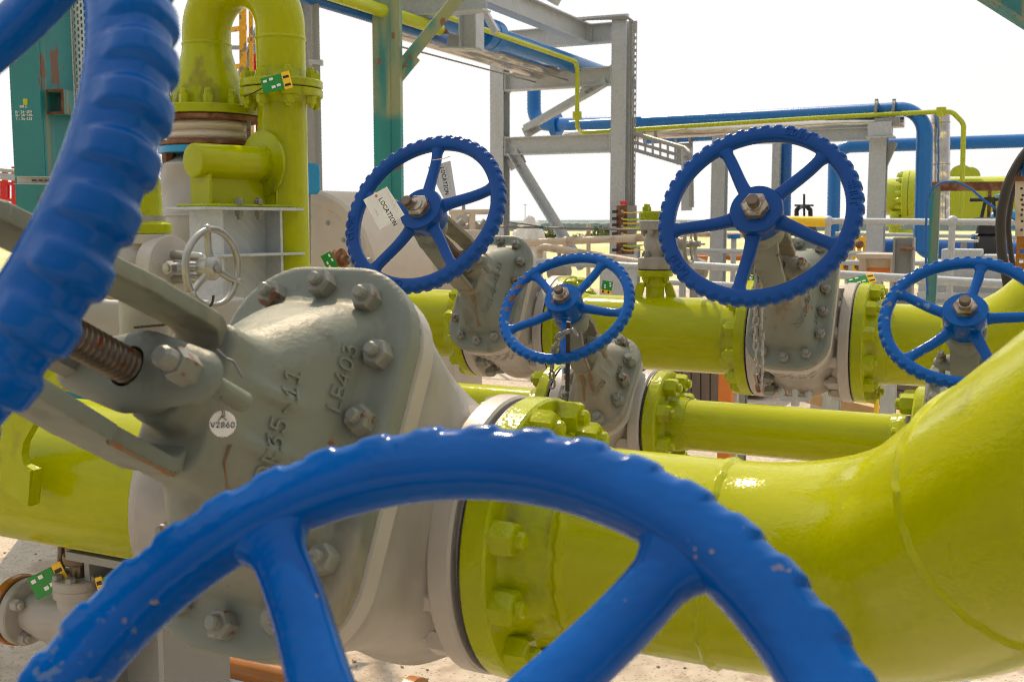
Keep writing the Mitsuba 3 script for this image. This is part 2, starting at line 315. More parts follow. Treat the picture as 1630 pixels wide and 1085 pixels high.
def concrete(p, n, uv):
    v = fbm(p.x * 1.3, p.y * 1.3, 0, 4); f = fbm(p.x * 24, p.y * 24, 3, 3)
    c = mix((.46, .41, .345), (.34, .295, .24), smoothstep(.3, .75, v * .6 + f * .4))
    st = voronoi(p.x * 55, p.y * 55); c = mix(c, (.27, .20, .15), smoothstep(.30, .12, st[0]) * smoothstep(.60, .75, st[2]))
    c = mix(c, (.24, .18, .13), smoothstep(.60, .78, fbm(p.x * 9 + 3, p.y * 9, 5, 4)) * .6)
    return c
def field(p, n, uv):
    return mix((.54, .47, .27), (.38, .40, .18), smoothstep(.35, .65, fbm(p.x * .11, p.y * .07, 1, 4) * .6 + .4 * fbm(p.x * 1.1, p.y * .5, 5, 3)))
add_mat('dry_grass', tex(field), .9)
add_mat('concrete', tex(concrete), .85, bump=lambda p, n, uv: fbm(p.x * 45, p.y * 45, 0, 3), bscale=.008)
add_mat('hill_green', tex(lambda p, n, uv: mix((.12, .17, .18), (.20, .25, .24), fbm(p.x * .02, p.y * .02, p.z * .05, 4))), .9)
add_mat('stone', tex(lambda p, n, uv: mix((.34, .27, .20), (.16, .12, .09), noise(p.x * 35, p.y * 35, 2))), .9)
add_mat('bush_green', tex(lambda p, n, uv: mix((.06, .09, .025), (.12, .15, .04), noise(p.x * 3, p.y * 3, p.z * 3))), .8)

# ---------------------------------------------------------------- ground, field, far hills
def sheet(x0, x1, y0, y1, z): return tm(([(x0, y0, z), (x1, y0, z), (x1, y1, z), (x0, y1, z)], [(0, 1, 2), (0, 2, 3)]))
struct('ground', sheet(-4000, 4000, -300, 6000, -0.012), 'dry_grass')
struct('concrete_yard', sheet(-40, 40, -14, 24, 0), 'concrete')
def hill(y, x0, x1, hgt, seed, n=160):
    xs = np.linspace(x0, x1, n); top = hgt * (.55 + .6 * meshkit.fbm(np.stack([xs * .004, xs * 0 + seed, xs * 0], -1), 4)) + hgt * .16 * RNG.random(n)
    k_ = min(1.0, y / 1500)
    V = [[(x, y, -1), (x, y + 15 * k_, t * .8), (x, y + 60 * k_, t), (x, y + 400 * k_, -1)] for x, t in zip(xs, top)]
    return grid_mesh(np.array(V), closed_v=False)
struct('hills', hill(1700, -3000, 3000, 6.2, 3), 'hill_green')
struct('far_treeline', hill(200, -330, 330, 1.75, 5, 900), 'hill_green')
def bush(p, r, seed):
    g = np.random.default_rng(seed); n = 420; q = g.normal(size=(n, 3)); q /= np.linalg.norm(q, axis=1, keepdims=True)
    q = q * (g.random((n, 1)) ** .4) * np.array(r); q[:, 2] = np.abs(q[:, 2]) + .02; s = max(r) * .16
    v = np.concatenate([q + g.normal(size=(n, 3)) * s * .6 for _ in range(3)]) + np.asarray(p); i = np.arange(n)
    return tm((v, np.stack([i, i + n, i + 2 * n], 1)))
for k, (u, v, s, lab) in enumerate([(874, 376, 1.3, 'small round bush in the dry field left of the braced steel post'), (965, 374, 1.6, 'wider bush in the dry field behind the terminal strip column'), (921, 377, .8, 'smallest low bush between two others in the dry field')]):
    b = thing('bush', lab, 'bush'); g0 = atg(u, 386)
    part(b, 'crown', bush(g0, (s, s, s * .75), k), 'bush_green', smooth=False); part(b, 'stem', tube([g0, g0 + UP * s * .4], .05, 6), 'dark_timber')

# ---------------------------------------------------------------- fittings shared by every valve and pipe
NUTS = {}
def nut(af, h, rs, stick):
    key = (round(af, 4), round(h, 4), round(rs, 4), round(stick, 4))
    if key not in NUTS: NUTS[key] = hex_nut(*key)
    return NUTS[key]
def bolt_ring(parent, name, O, ax, bcr, n, mesh, mat, ph=.5, mats=None):
    """a ring of separate nuts on a flange face"""
    x, y, z = frame_z(ax)
    for i in range(n):
        a = 2 * np.pi * (i + ph) / n
        o = O + bcr * (math.cos(a) * x + math.sin(a) * y); r = RNG.random() * 1.05
        part(parent, name, mesh, mat, 25, mat4(x * math.cos(r) + y * math.sin(r), y * math.cos(r) - x * math.sin(r), z, o))
def flange_mesh(r, th, rh, rp, hub, seg=72):
    """weld-neck flange: mating face at z=0, back towards +z"""
    b = .003
    return lathe([(r - b, 0), (r, b), (r, th - b), (r - b, th), (rh + .008, th), (rh, th + .006), (rp + .004, th + hub * .7), (rp + .0015, th + hub), (rp - .002, th + hub + .001)], seg)
_fl = {}
def pipe_flange(holder, O, ax, r, th, rp, n, bcr, nt, hub=.055, mat='lime_thick', nutmat=None, name='flange', ph=.5, gasket=True):
    k = (r, th, rp, hub)
    if k not in _fl: _fl[k] = (flange_mesh(r, th, rp * 1.16, rp, hub), lathe([(r * .985, -.0022), (r * .985, .0002)], 64))
    ax = norm(ax); f = part(holder, name, _fl[k][0], mat, 35, mz(O + ax * .0022, ax))
    if gasket: part(f, 'gasket', _fl[k][1], 'black', 35, mz(O + ax * .0022, ax))
    bolt_ring(f, 'nut', O + ax * (th + .0012), ax, bcr, n, nt, nutmat or mat, ph)
    return f
def pipe_run(key, pts, r, mat, bend=0.0, seg=48, seams=(), steps=16, name='pipe_body'):
    pl = round_path(pts, bend, steps) if bend else np.asarray(pts, float)
    dens = [pl[0]]
    for a, b in zip(pl[:-1], pl[1:]):
        k = max(1, int(np.linalg.norm(b - a) / .25))
        dens += [a + (b - a) * (i + 1) / k for i in range(k)]
    part(key, name, tube(np.array(dens), r, seg), mat, 40)
    for s0, d in seams:
        V = np.array([[(rr * math.cos(a), rr * math.sin(a), zz + .0012 * math.sin(a * 23) + .0008 * math.sin(a * 41)) for rr, zz in ((r - .001, -.008), (r + .0028, -.003), (r + .0034, .001), (r - .001, .008))] for a in np.linspace(0, 2 * np.pi, 120, endpoint=False)])
        m = grid_mesh(V, closed_u=True); m.invert() if m.volume < 0 else None
        part(key, 'weld_seam', m, mat, 60, mz(s0, d))

def ray_hit(mesh, o, d):
    tri = mesh if isinstance(mesh, np.ndarray) else np.asarray(mesh.triangles); e1, e2 = tri[:, 1] - tri[:, 0], tri[:, 2] - tri[:, 0]; pv = np.cross(d, e2); det = (e1 * pv).sum(1); det = np.where(np.abs(det) < 1e-12, 1e-12, det)
    tv_ = o - tri[:, 0]; u = (tv_ * pv).sum(1) / det; qv = np.cross(tv_, e1); v = (qv @ d) / det; t = (e2 * qv).sum(1) / det
    ok = (u >= 0) & (v >= 0) & (u + v <= 1) & (t > 0)
    if not ok.any(): return None
    i = np.where(ok)[0][t[ok].argmin()]; return o + d * t[i], norm(np.cross(e1[i], e2[i]))
# ---------------------------------------------------------------- cast shapes: signed distance fields meshed by surface nets
def surface_nets(fn, lo, hi, h):
    lo, hi = np.asarray(lo, float), np.asarray(hi, float); n = np.ceil((hi - lo) / h).astype(int) + 1
    ax = [lo[k] + h * np.arange(n[k]) for k in range(3)]
    X, Y, Z = np.meshgrid(*ax, indexing='ij'); D = fn(X, Y, Z); I = D < 0
    c = [(i, j, k) for i in (0, 1) for j in (0, 1) for k in (0, 1)]
    sl = lambda A_, o: A_[o[0]:n[0] - 1 + o[0], o[1]:n[1] - 1 + o[1], o[2]:n[2] - 1 + o[2]]
    cnt = sum(sl(I, o).astype(int) for o in c); act = (cnt > 0) & (cnt < 8)
    idx = -np.ones(act.shape, int); cells = np.argwhere(act); idx[act] = np.arange(len(cells))
    acc = np.zeros((len(cells), 3)); num = np.zeros(len(cells)); d = np.stack([sl(D, o)[act] for o in c], 1)
    for a in range(8):
        for b in range(a + 1, 8):
            if sum(abs(c[a][k] - c[b][k]) for k in range(3)) != 1: continue
            da, db = d[:, a], d[:, b]; m = (da < 0) != (db < 0); t = np.where(m, da / np.where(m, da - db, 1), 0)
            acc += m[:, None] * (np.array(c[a]) + t[:, None] * (np.array(c[b]) - np.array(c[a]))); num += m
    V = lo + h * (cells + acc / num[:, None]); F = []
    for k in range(3):
        u, v = (k + 1) % 3, (k + 2) % 3
        A0 = [slice(1, n[q] - 1) for q in range(3)]; A1 = list(A0); A0[k] = slice(0, n[k] - 1); A1[k] = slice(1, n[k])
        a, b = I[tuple(A0)], I[tuple(A1)]; e = np.argwhere(a != b); flip = a[a != b]
        base = e.copy(); base[:, u] += 1; base[:, v] += 1
        def at(du, dv): q = base.copy(); q[:, u] -= du; q[:, v] -= dv; return idx[q[:, 0], q[:, 1], q[:, 2]]
        q0, q1, q2, q3 = at(1, 1), at(0, 1), at(0, 0), at(1, 0)
        f = np.concatenate([np.stack([q0, q1, q2], 1), np.stack([q0, q2, q3], 1)]); fl = np.concatenate([flip, flip])
        F.append(np.where(fl[:, None], f, f[:, ::-1]))
    m = trimesh.Trimesh(V, np.concatenate(F), process=False)
    return m
def smin(a, b, k): h_ = np.clip(.5 + .5 * (b - a) / k, 0, 1); return b + (a - b) * h_ - k * h_ * (1 - h_)
def rbox2(x, y, hx, hy, r): qx, qy = np.abs(x) - hx + r, np.abs(y) - hy + r; return np.hypot(np.maximum(qx, 0), np.maximum(qy, 0)) + np.minimum(np.maximum(qx, qy), 0) - r
def ext(d2, z, z0, z1, r=.004): qx, qz = d2 + r, np.abs(z - (z0 + z1) / 2) - (z1 - z0) / 2 + r; return np.hypot(np.maximum(qx, 0), np.maximum(qz, 0)) + np.minimum(np.maximum(qx, qz), 0) - r
def capsule(x, y, z, a, b, r):
    a, b = np.asarray(a), np.asarray(b); ba = b - a; t = np.clip(((x - a[0]) * ba[0] + (y - a[1]) * ba[1] + (z - a[2]) * ba[2]) / (ba @ ba), 0, 1)
    return np.sqrt((x - a[0] - t * ba[0]) ** 2 + (y - a[1] - t * ba[1]) ** 2 + (z - a[2] - t * ba[2]) ** 2) - r

# ---------------------------------------------------------------- cast steel gate valves
V8 = dict(rp=.1095, rf=.165, tf=.029, n=12, bcr=.144, nut=(.033, .027, .0098, .010), F=(.135, .135), zp=.206, px=.107, pv=.186, pr=.080,
          bn=(.0235, .017, .0066, .0085), bolts=[(x, y) for x in (-.084, .084) for y in (-.094, -.031, .031, .094)] + [(-.055, .149), (0, .162), (.055, .149), (-.055, -.149), (0, -.162), (.055, -.149)])
V3 = dict(rp=.0445, rf=.093, tf=.022, n=8, bcr=.074, nut=(.027, .022, .008, .008), F=(.10, .078), zp=.082, px=.062, pv=.100, pr=.052,
          bn=(.020, .016, .0065, .007), bolts=[(x, y) for x in (-.047, .047) for y in (-.042, 0, .042)] + [(-.022, .082), (.022, .082), (-.022, -.082), (.022, -.082)])
_vm = {}
def valve_meshes(nm, D):
    """body, plates, bonnet ... in valve axes: x along the pipe, z along the stem"""
    if nm in _vm: return _vm[nm]
    g = {}; rp, F0, F1, zp, px, pv, pr = D['rp'], D['F'][0], D['F'][1], D['zp'], D['px'], D['pv'], D['pr']; q = 1.0 if nm == '8' else px / .112
    tp = .027 * q if nm == '8' else .016
    def body_sdf(x, y, z):
        ra = np.hypot(y, z); prof = rp * (1.03 + .20 * np.clip((np.abs(x) - .35 * F0) / (.65 * F0), 0, 1) ** 2)
        bar_ = np.maximum(ra - prof, np.abs(x) - (F0 + F1) / 2 - .004)
        t_ = np.clip((z + .3 * rp) / (zp + .3 * rp), 0, 1)
        nk = ext(rbox2(x, y, (px - .006) * (.86 + .14 * t_ ** 2), (pv - .006) * (.78 + .22 * t_ ** 1.5), pr * .97), z, -rp * .6, zp + .002, .03 * q) * .9
        bot_ = (np.sqrt((x / (px * .92)) ** 2 + (y / (pv * .80)) ** 2 + ((z + rp * .30) / (rp * 1.20)) ** 2) - 1) * rp * .8
        hump = (np.sqrt((x / (px * 1.36)) ** 2 + (y / (pv * .70)) ** 2 + ((z - rp * .55) / (rp * 1.05)) ** 2) - 1) * rp * .9
        d = smin(smin(smin(bar_, nk, .030 * q), bot_, .03 * q), hump, .025 * q)
        return d + .0011 * (meshkit.fbm(np.stack([x, y, z], -1) * 55, 2, 2) - .5)
    g['body'] = surface_nets(body_sdf, (-F0 - .012, -pv - .012, -rp * 1.6 - .012), (F1 + .012, pv + .012, zp + .012), .0062 if nm == '8' else .0042)
    pl = rrect(px, pv, pr)
    g['body_flange'] = xf(plate(rrect(px - .002, pv - .002, pr), tp, .003), shift(0, 0, zp))
    zb = zp + tp + .0044
    g['gasket'] = xf(plate(rrect(px - .013, pv - .013, pr - .010), .0050, .0004), shift(0, 0, zp + tp - .0002))
    zt = zb + tp; g['zt'] = zt
    h = .112 * q
    def bonnet_sdf(x, y, z):
        d = ext(rbox2(x, y, px, pv, pr), z, zb, zt, .004 * max(q, .7))
        t_ = np.clip((z - zt) / h, 0, 1); e = t_ ** 1.25
        hx, hy = (px - .034 * q) * (1 - e) + .036 * q * e, (pv - .042 * q) * (1 - e) + .058 * q * e
        dome = np.maximum(rbox2(x, y, hx, hy, np.minimum(.042 * q, hx * .98)) * .62, z - zt - h)
        d = smin(d, np.maximum(dome, zt - .01 - z), .010 * q)
        d = smin(d, ext(rbox2(x, y, .036 * q, .066 * q, .018 * q), z, zt + h - .03 * q, zt + h + .026 * q, .006 * q), .012 * q)
        d = smin(d, np.maximum(np.hypot(x, y) - .033 * q, np.abs(z - zt - h - .02 * q) - .035 * q), .008 * q)
        for sy in (-1, 1):                                     # paired lugs that hold the eye bolts
            edge = z - (zt + h + .030 * q) + np.maximum(np.abs(x) - .024 * q, 0) * 1.9
            lug = np.maximum(np.maximum(np.abs(y - sy * .023 * q) - .0055 * q, edge * .7), np.maximum(np.abs(x) - .058 * q, zt - z))
            d = smin(d, lug, .006 * q)
        return d + .0009 * (meshkit.fbm(np.stack([x, y, z], -1) * 70, 3, 4) - .5)
    g['bonnet'] = surface_nets(bonnet_sdf, (-px - .01, -pv - .01, zb - .01), (px + .01, pv + .01, zt + h + .066 * q), .0042 if nm == '8' else .0030)
    ze = zt + h + .03 * q; g['ze'] = ze
    # gland: oblong follower with two eye bolts
    zg = ze + .050 * q; g['zg'] = zg
    gl = hull_spheres([((0, 0, zg), (.034 * q, .034 * q, .0135 * q)), ((-.060 * q, 0, zg), (.021 * q, .021 * q, .0125 * q)), ((.060 * q, 0, zg), (.021 * q, .021 * q, .0125 * q))], 28)
    lo = m3.Manifold.cylinder(.05 * q, .027 * q, .027 * q, 28).translate((0, 0, ze - .006 * q))
    bore = m3.Manifold.cylinder(.06 * q, .0165 * q, .0165 * q, 32).translate((0, 0, zg - .012 * q))
    g['gland'] = m2t((gl + lo) - bore)
    g['eye_bolt'] = lathe([(.006 * q, -.060 * q), (.0085 * q, -.057 * q), (.0085 * q, .012 * q)], 16)
    _vm[nm] = g; return g
def yoke_mesh(q, ze, zw, edges=None):
    """two arms from the bonnet ears up to a bell under the handwheel"""
    m = []
    zb = zw - .085 * q
    for sy in (-1, 1):
        cl = round_path([(0, sy * .040 * q, ze - .016 * q), (0, sy * .061 * q, ze + .004 * q), (0, sy * .057 * q, ze + .080 * q), (0, sy * .042 * q, zb - .015 * q), (0, sy * .030 * q, zb + .02 * q)], .022 * q, 6)
        n = len(cl); s = np.linspace(0, 1, n); w = np.interp(s, [0, .25, .6, 1], [.046, .054, .060, .070]) * q; t = .0150 * q; V = []
        tn = np.gradient(cl, axis=0); e = 2 / 7.0; a = np.linspace(0, 2 * np.pi, 28, endpoint=False) + .001
        ca, sa = np.sign(np.cos(a)) * np.abs(np.cos(a)) ** e, np.sign(np.sin(a)) * np.abs(np.sin(a)) ** e
        for i in range(n):
            tz = norm(tn[i]); nx = np.array([1.0, 0, 0]); ny = np.cross(tz, nx)
            V.append(cl[i] + w[i] / 2 * ca[:, None] * nx + t / 2 * sa[:, None] * ny)
        if edges is not None and sy < 0:
            fine = np.linspace(.12, .93, 90); g_ = np.random.default_rng(5)
            E_ = np.array([[np.interp(f, s, cl[:, j]) for j in range(3)] for f in fine]) + np.array([1, 0, 0]) * (np.interp(fine, s, w)[:, None] / 2 - .0009 * q)
            E_[:, 1] -= t / 2 - .0009 * q; i0 = 0
            while i0 < 84:
                n_ = int(g_.integers(4, 16)); seg_ = E_[i0:min(i0 + n_, 89)]
                if len(seg_) > 2: edges.append(tube(seg_, .0019 * q * np.r_[.5, g_.uniform(.7, 1.5, len(seg_) - 2), .5], 7))
                i0 += n_ + int(g_.integers(0, 4))
        k = grid_mesh(np.array(V), caps=True); k.invert() if k.volume < 0 else None; m.append(k)
    m.append(lathe([(.028 * q, zb - .012 * q), (.044 * q, zb), (.049 * q, zb + .02 * q), (.049 * q, zw - .034 * q), (.044 * q, zw - .028 * q)], 40))
    return cat(*m)
def stem_mesh(r, z0, z1, pitch):
    n = int((z1 - z0 - .012 * r / .0135) / pitch); prof = [(r * .84, z0)]
    for i in range(n):
        z = z0 + pitch * i; prof += [(r * .84, z + pitch * .1), (r, z + pitch * .35), (r, z + pitch * .6), (r * .84, z + pitch * .9)]
    prof += [(r * .98, z1 - .012 * r / .0135), (r * .98, z1 - .002), (r * .85, z1)]
    return lathe(prof, 28)
def handwheel(parent, Mw, R, w, th, ang, mat, hubr=None, ridges=48, amp=.0042, letters=(), nutmat='bright_steel', hubz=.024, spokes=5, lettmat=None, spw=None, label=None, flare=.042, pad=.35):
    """Mw: wheel axes at the rim centre. ang: direction of one spoke (degrees)"""
    s = R / .225; hubr = hubr or .060 * s
    hw = part(parent, 'handwheel', torus_wheel_rim(R, w, th, ridges, amp, pad=pad), mat, 50, Mw, label)
    sm = spoke_mesh(hubr * .7, R - w * .62, spw or .027 * s, flare * s, 0.0, .006 * s)
    for k in range(spokes): part(hw, 'spoke', sm, mat, True, Mw @ rotz(math.radians(ang + 360 / spokes * k)))
    part(hw, 'hub', lathe([(hubr * .78, -.042 * s), (hubr * .86, -.012 * s), (hubr * .96, 0), (hubr, hubz - .008 * s), (hubr * .95, hubz), (hubr * .5, hubz + .0005)], 56), mat, 30, Mw)
    part(hw, 'nut', nut(.054 * s, .022 * s, .018 * s, .004), nutmat, 25, Mw @ shift(0, 0, hubz))
    for txt, a0, hgt, fl in letters:
        part(hw, 'lettering', arc_text(txt, R - w * .5, math.radians(a0), hgt, .0032, flip=fl), lettmat or mat, 25, Mw @ shift(0, 0, th / 2 - .0012))
    return hw
def gate_valve(label, nm, t, h, z, th, L, R, rw, ang, wmat='blue_paint', k=1.0, letters=(), cast=(), group=None, off=0.0, F=None, q=None, wheel_label=None, bodymat='valve_cream', tip=.068, boltph=.5, rth=None, amp=.0036, wheel=True, streaks=(), pad=.35):
    D = V8 if nm == '8' else V3; g = valve_meshes(nm, D); key = thing('gate_valve', label, 'valve', group)
    s = -math.cos(th) * MX + math.sin(th) * UP; v = np.cross(s, PX); O = A(t + off, h, z); M = mat4(PX, v, s, O, k)
    Mflat = mat4(PX, v, s, A(t, h, z)); qq = 1.0 if nm == '8' else D['px'] / .112; F = F or (D['F'][0] * k, D['F'][1] * k)
    part(key, 'body', g['body'], bodymat, 50, M)
    for sg, Fl in ((-1, F[0]), (1, F[1])):
        wide = Fl > D['F'][0] * k + .03          # the near valve: a broad round hub runs straight into the pipe on this side
        if wide:
            part(key, 'body_end', xf(lathe([(.110, -.01), (.158, -.008), (.168, .002), (.170, .02), (.166, .05), (.150, .10), (.135, Fl - .04)], 72), mz(O + PX * sg * Fl, -PX * sg)), bodymat, 45)
            continue
        f = part(key, 'end_flange', lathe([(D['rf'] - .003, 0), (D['rf'], .003), (D['rf'], D['tf'] - .003), (D['rf'] - .003, D['tf']), (D['rp'] * 1.3, D['tf'] + .003), (D['rp'] * 1.2, D['tf'] + .02), (D['rp'], D['tf'] + .021)], 72), 'flange_cream', 35, mz(O + PX * sg * Fl, -PX * sg))
        bolt_ring(f, 'nut', O + PX * sg * (Fl - D['tf'] - .001), -PX * sg, D['bcr'], D['n'], nut(*D['nut']), 'nut_grey' if sg < 0 else 'flange_cream', boltph)
    part(key, 'body_flange', g['body_flange'], 'flange_cream', 30, M)
    part(key, 'gasket', g['gasket'], 'rust', 30, M)
    b = part(key, 'bonnet', g['bonnet'], 'valve_grey', 45, M)
    for x, y in D['bolts']:
        r = RNG.random() * 1.05; part(b, 'nut', nut(*D['bn']), 'nut_grey', 25, M @ shift(x, y, g['zt'] - .0005) @ rotz(r))
    for txt, x0, y0, hh in cast:         # raised casting marks lying on the bonnet's sloping flank
        h0 = ray_hit(g['bonnet'], np.array([x0, y0 + .05 * qq, 1.0]), np.array([0, 0, -1.0]))
        nx = norm(np.array([h0[1][0], 0, h0[1][2]]) * np.sign(h0[1][2])); tx = np.array([0, 1.0, 0]); ty = np.cross(nx, tx)
        tmx = meshkit.text_mesh(txt, hh, .0045, False); v_ = np.asarray(tmx.vertices); o_ = np.array([h0[0][0], y0, h0[0][2]])
        W_ = o_ + v_[:, :1] * tx + (v_[:, 1:2] - hh / 2) * ty; out = []
        tl_ = np.asarray(g['bonnet'].triangles); ct_ = tl_.mean(1); tl_ = tl_[((ct_ > W_.min(0) - .03) & (ct_ < W_.max(0) + .03)).all(1)]
        for w_, dz in zip(W_, v_[:, 2]):
            hh_ = ray_hit(tl_, w_ + nx * .03, -nx); out.append((hh_[0] if hh_ is not None else w_) + nx * (dz - .0016))
        part(b, 'cast_marking', tm((np.array(out), tmx.faces)), 'valve_grey', 40, M)
    for pts_, w_ in streaks:             # rust that has run down from the gland
        P_ = [ray_hit(g['bonnet'], np.array([x, y, 1.0]), np.array([0, 0, -1.0])) for x, y in pts_]
        L_ = np.array([p_[0] + np.array([-w_ / 2 * (1 + .5 * math.sin(i * 2.3)), 0, .0007]) for i, p_ in enumerate(P_)]); R_ = np.array([p_[0] + np.array([w_ / 2 * (1 + .5 * math.cos(i * 1.7)), 0, .0007]) for i, p_ in enumerate(P_)])
        part(b, 'rust_streak', grid_mesh(np.stack([L_, (L_ + R_) / 2 + [0, 0, .0004], R_], 1), closed_v=False), 'rust_run', 60, M)
    gl = part(key, 'gland', g['gland'], 'valve_grey', 40, M)
    for sx in (-1, 1):
        part(gl, 'nut', nut(.0225 * qq, .019 * qq, .0085 * qq, .014 * qq), 'nut_grey', 25, M @ shift(sx * .060 * qq, 0, g['zg'] + .0118 * qq) @ rotz(.4 + sx))
        part(gl, 'eye_bolt', g['eye_bolt'], 'valve_grey', 35, M @ shift(sx * .060 * qq, 0, g['zg']))
    Lw = L / k; rs = .0140 * qq
    ed = []; yk = part(key, 'yoke', yoke_mesh(qq, g['ze'], Lw - .006 * qq, ed), 'valve_grey', 35, M); rk_ = part(yk, 'rust_edge', cat(*ed), 'rust_run', 40, M); labels[rk_] = {'label': 'rust along the lower yoke arm', 'kind': 'stuff'}
    part(key, 'stem', stem_mesh(rs, g['zg'] - .02 * qq, Lw + tip * qq, .0058 * qq), 'stem_steel', 40, M)
    C = A(t, h, z) + s * L
    if wheel: handwheel(key, mat4(PX, v, s, C), R, rw, rth or rw * .84, ang, wmat, letters=letters, label=wheel_label, amp=amp * R / .225, hubr=None, pad=pad)
    return key, M, O, (PX, v, s), C
def pipe_end(key, t, h, z, side, D, mat='lime_thick', ph=.5):
    """a pipe flange whose face meets a valve flange at t; side = +1 if the pipe runs off towards +P"""
    return pipe_flange(key, A(t, h, z), PX * side, D['rf'], D['tf'] + .002, D['rp'], D['n'], D['bcr'], nut(D['nut'][0] * 1.08, D['nut'][1], D['nut'][2], D['nut'][3]), mat=mat, ph=ph, hub=.055 if D is V8 else .035)


# ================================================================ FRONT ROW (h = 1.138)
HF, ZF = 1.138, -.369
vA, MA, OA, FA, CA = gate_valve('nearest grey gate valve with round V2860 tag, its blue handwheel cut by the left edge', '8', -.66, HF, ZF, rad(28.3), .826, .2515, .046, 48, k=1.12, off=-.030,
                F=(.310, .145), cast=(('MOF35-11', .0575, -.072, .0165), ('LE403', .0665, .030, .0155)), streaks=(([(.040, -.030), (.038, -.045), (.036, -.060), (.034, -.075), (.032, -.09)], .005),), wheel_label='large blurred blue rim in the left foreground', amp=.0036, pad=.0)
fp = thing('lime_pipe', 'thick lime pipe in the foreground curving up out of the right edge', 'pipe')
t1, Rb, RF = -.288, .28, .112; c45 = math.cos(math.pi / 4); dirU = c45 * PX + c45 * UP
roll, turn = rad(54), rad(62); vU = math.cos(roll) * UP - math.sin(roll) * MX; dirF = math.cos(turn) * PX + math.sin(turn) * vU
p0 = A(-.684 + .147, HF, ZF); pc = A(t1 + Rb * math.tan(turn / 2), HF, ZF)
pipe_end(fp, -.684 + .1475, HF, ZF, 1, V8)
sa = turn; s2 = A(t1, HF, ZF) + Rb * math.sin(sa) * PX + Rb * (1 - math.cos(sa)) * vU
far_end = pc + dirF * (Rb * math.tan(turn / 2) + .42)
pipe_run(fp, [p0 + PX * .02, pc, far_end, far_end + UP * 1.6], RF, 'lime_paint', bend=Rb, seg=96, seams=((A(t1, HF, ZF), PX), (s2 + dirF * .10, dirF), (p0 + PX * .094, PX)), steps=28)
fl = thing('lime_pipe', 'thick lime pipe at lower left with a welded lug, left of the nearest valve', 'pipe')
pipe_run(fl, [A(-.684 - .295, HF, ZF), A(-5.5, HF, ZF)], .1095, 'lime_paint', seg=72)
lug = [(-70, 770), (0, 692), (30, 652), (95, 590), (118, 604), (68, 661), (45, 702), (42, 722), (46, 738), (62, 746), (57, 803), (0, 773), (-70, 742)]
lw = [ath(u, v, HF - .135) for u, v in lug]; lo = lw[0]
lp = Polygon([((q - lo) @ PX, (q - lo)[2]) for q in lw])
lm = trimesh.creation.extrude_polygon(lp, .012, engine='earcut'); part(fl, 'lug', xf(lm, mat4(PX, UP, -MX, lo + MX * .004)), 'lime_thick', 30)
lm2 = trimesh.creation.extrude_polygon(Polygon([((ath(u, v, HF - .135) - lo) @ PX, (ath(u, v, HF - .135) - lo)[2]) for u, v in [(48, 745), (60, 746), (56, 802), (46, 797)]]), .02, engine='earcut')
part(fl, 'lug_rib', xf(lm2, mat4(PX, UP, -MX, lo + MX * .008)), 'lime_thick', 30)

# the second foreground wheel: its valve stands below the frame
vb_az, vb_th = math.radians(18.2), math.radians(46.9)
pB = np.array([math.cos(vb_az), -math.sin(vb_az), 0]); sB = -math.cos(vb_th) * np.array([math.sin(vb_az), math.cos(vb_az), 0]) + math.sin(vb_th) * UP; vB = np.cross(sB, pB)
cB = EYE + np.array([-.054, .436, -.270])
kb = thing('valve_handwheel', 'big blurred blue handwheel arching across the bottom foreground', 'handwheel')
handwheel(kb, mat4(pB, vB, sB, cB), .2235, .038, .034, 129 - 72, 'blue_worn', amp=.0022, ridges=44, spw=.030, flare=.055)
part(kb, 'stem', stem_mesh(.0140, -.34, .055, .0058), 'stem_steel', 40, mat4(pB, vB, sB, cB))
part(kb, 'yoke', xf(yoke_mesh(1.0, -.33, -.006), mat4(pB, vB, sB, cB)), 'valve_grey', 35)

# ================================================================ BACK ROW (h = 3.07)
HB, ZB = 3.07, -.326
v3, M3, O3, F3, C3_ = gate_valve('big grey gate valve with hanging chain, right of centre, blue wheel lettered SHUT', '8', -.5646, HB, ZB, rad(28.6), .724, .227, .037, 49, wmat='blue_matt',
                letters=(('SHUT', 12, .017, False), ('OPEN', 222, .017, False), ('SINN', 72, .017, False)), cast=(('1001-0F-35-11', .052, -.105, .0145), ('1063', .070, -.07, .014)))
v2, M2, O2, F2, C2 = gate_valve('grey gate valve with two LOCATION tags on its blue wheel, left of centre', '8', -1.4265, HB, ZB, rad(28.8), .731, .227, .037, 93.7, wmat='blue_matt', off=-.02,
                letters=(('OPEN', 262, .017, False), ('CLOSE', 195, .017, False)), cast=(('1001-0F-35-11', .052, -.105, .0145), ('1063', .070, -.07, .014)), streaks=(([(.012, -.055), (.013, -.08), (.012, -.11), (.013, -.128)], .008),))
bp = thing('lime_pipe', 'lime pipe between the two tagged and chained back valves with a vent branch on top', 'pipe')
pipe_end(bp, -1.4465 + .137, HB, ZB, 1, V8); pipe_end(bp, -.5646 - .137, HB, ZB, -1, V8)
pipe_run(bp, [A(-1.4465 + .15, HB, ZB), A(-.5646 - .15, HB, ZB)], .1095, 'lime_paint', seg=64)
br = thing('lime_pipe', 'lime pipe of the back row right of the chained valve, bending up behind', 'pipe')
tb = -.205
pipe_end(br, -.5646 + .137, HB, ZB, 1, V8)
bc = A(tb + .305 * math.tan(math.pi / 8), HB, ZB)
pipe_run(br, [A(-.5646 + .15, HB, ZB), bc, bc + dirU * 2.0], .1095, 'lime_paint', bend=.305, seg=64, seams=((A(tb, HB, ZB), PX),), steps=20)
bl = thing('lime_pipe', 'lime pipe of the back row left of the tagged valve, with the tall riser', 'pipe')
pipe_end(bl, -1.4465 - .137, HB, ZB, -1, V8)
pipe_run(bl, [A(-1.4465 - .15, HB, ZB), A(-6.5, HB, ZB)], .1095, 'lime_paint', seg=64)
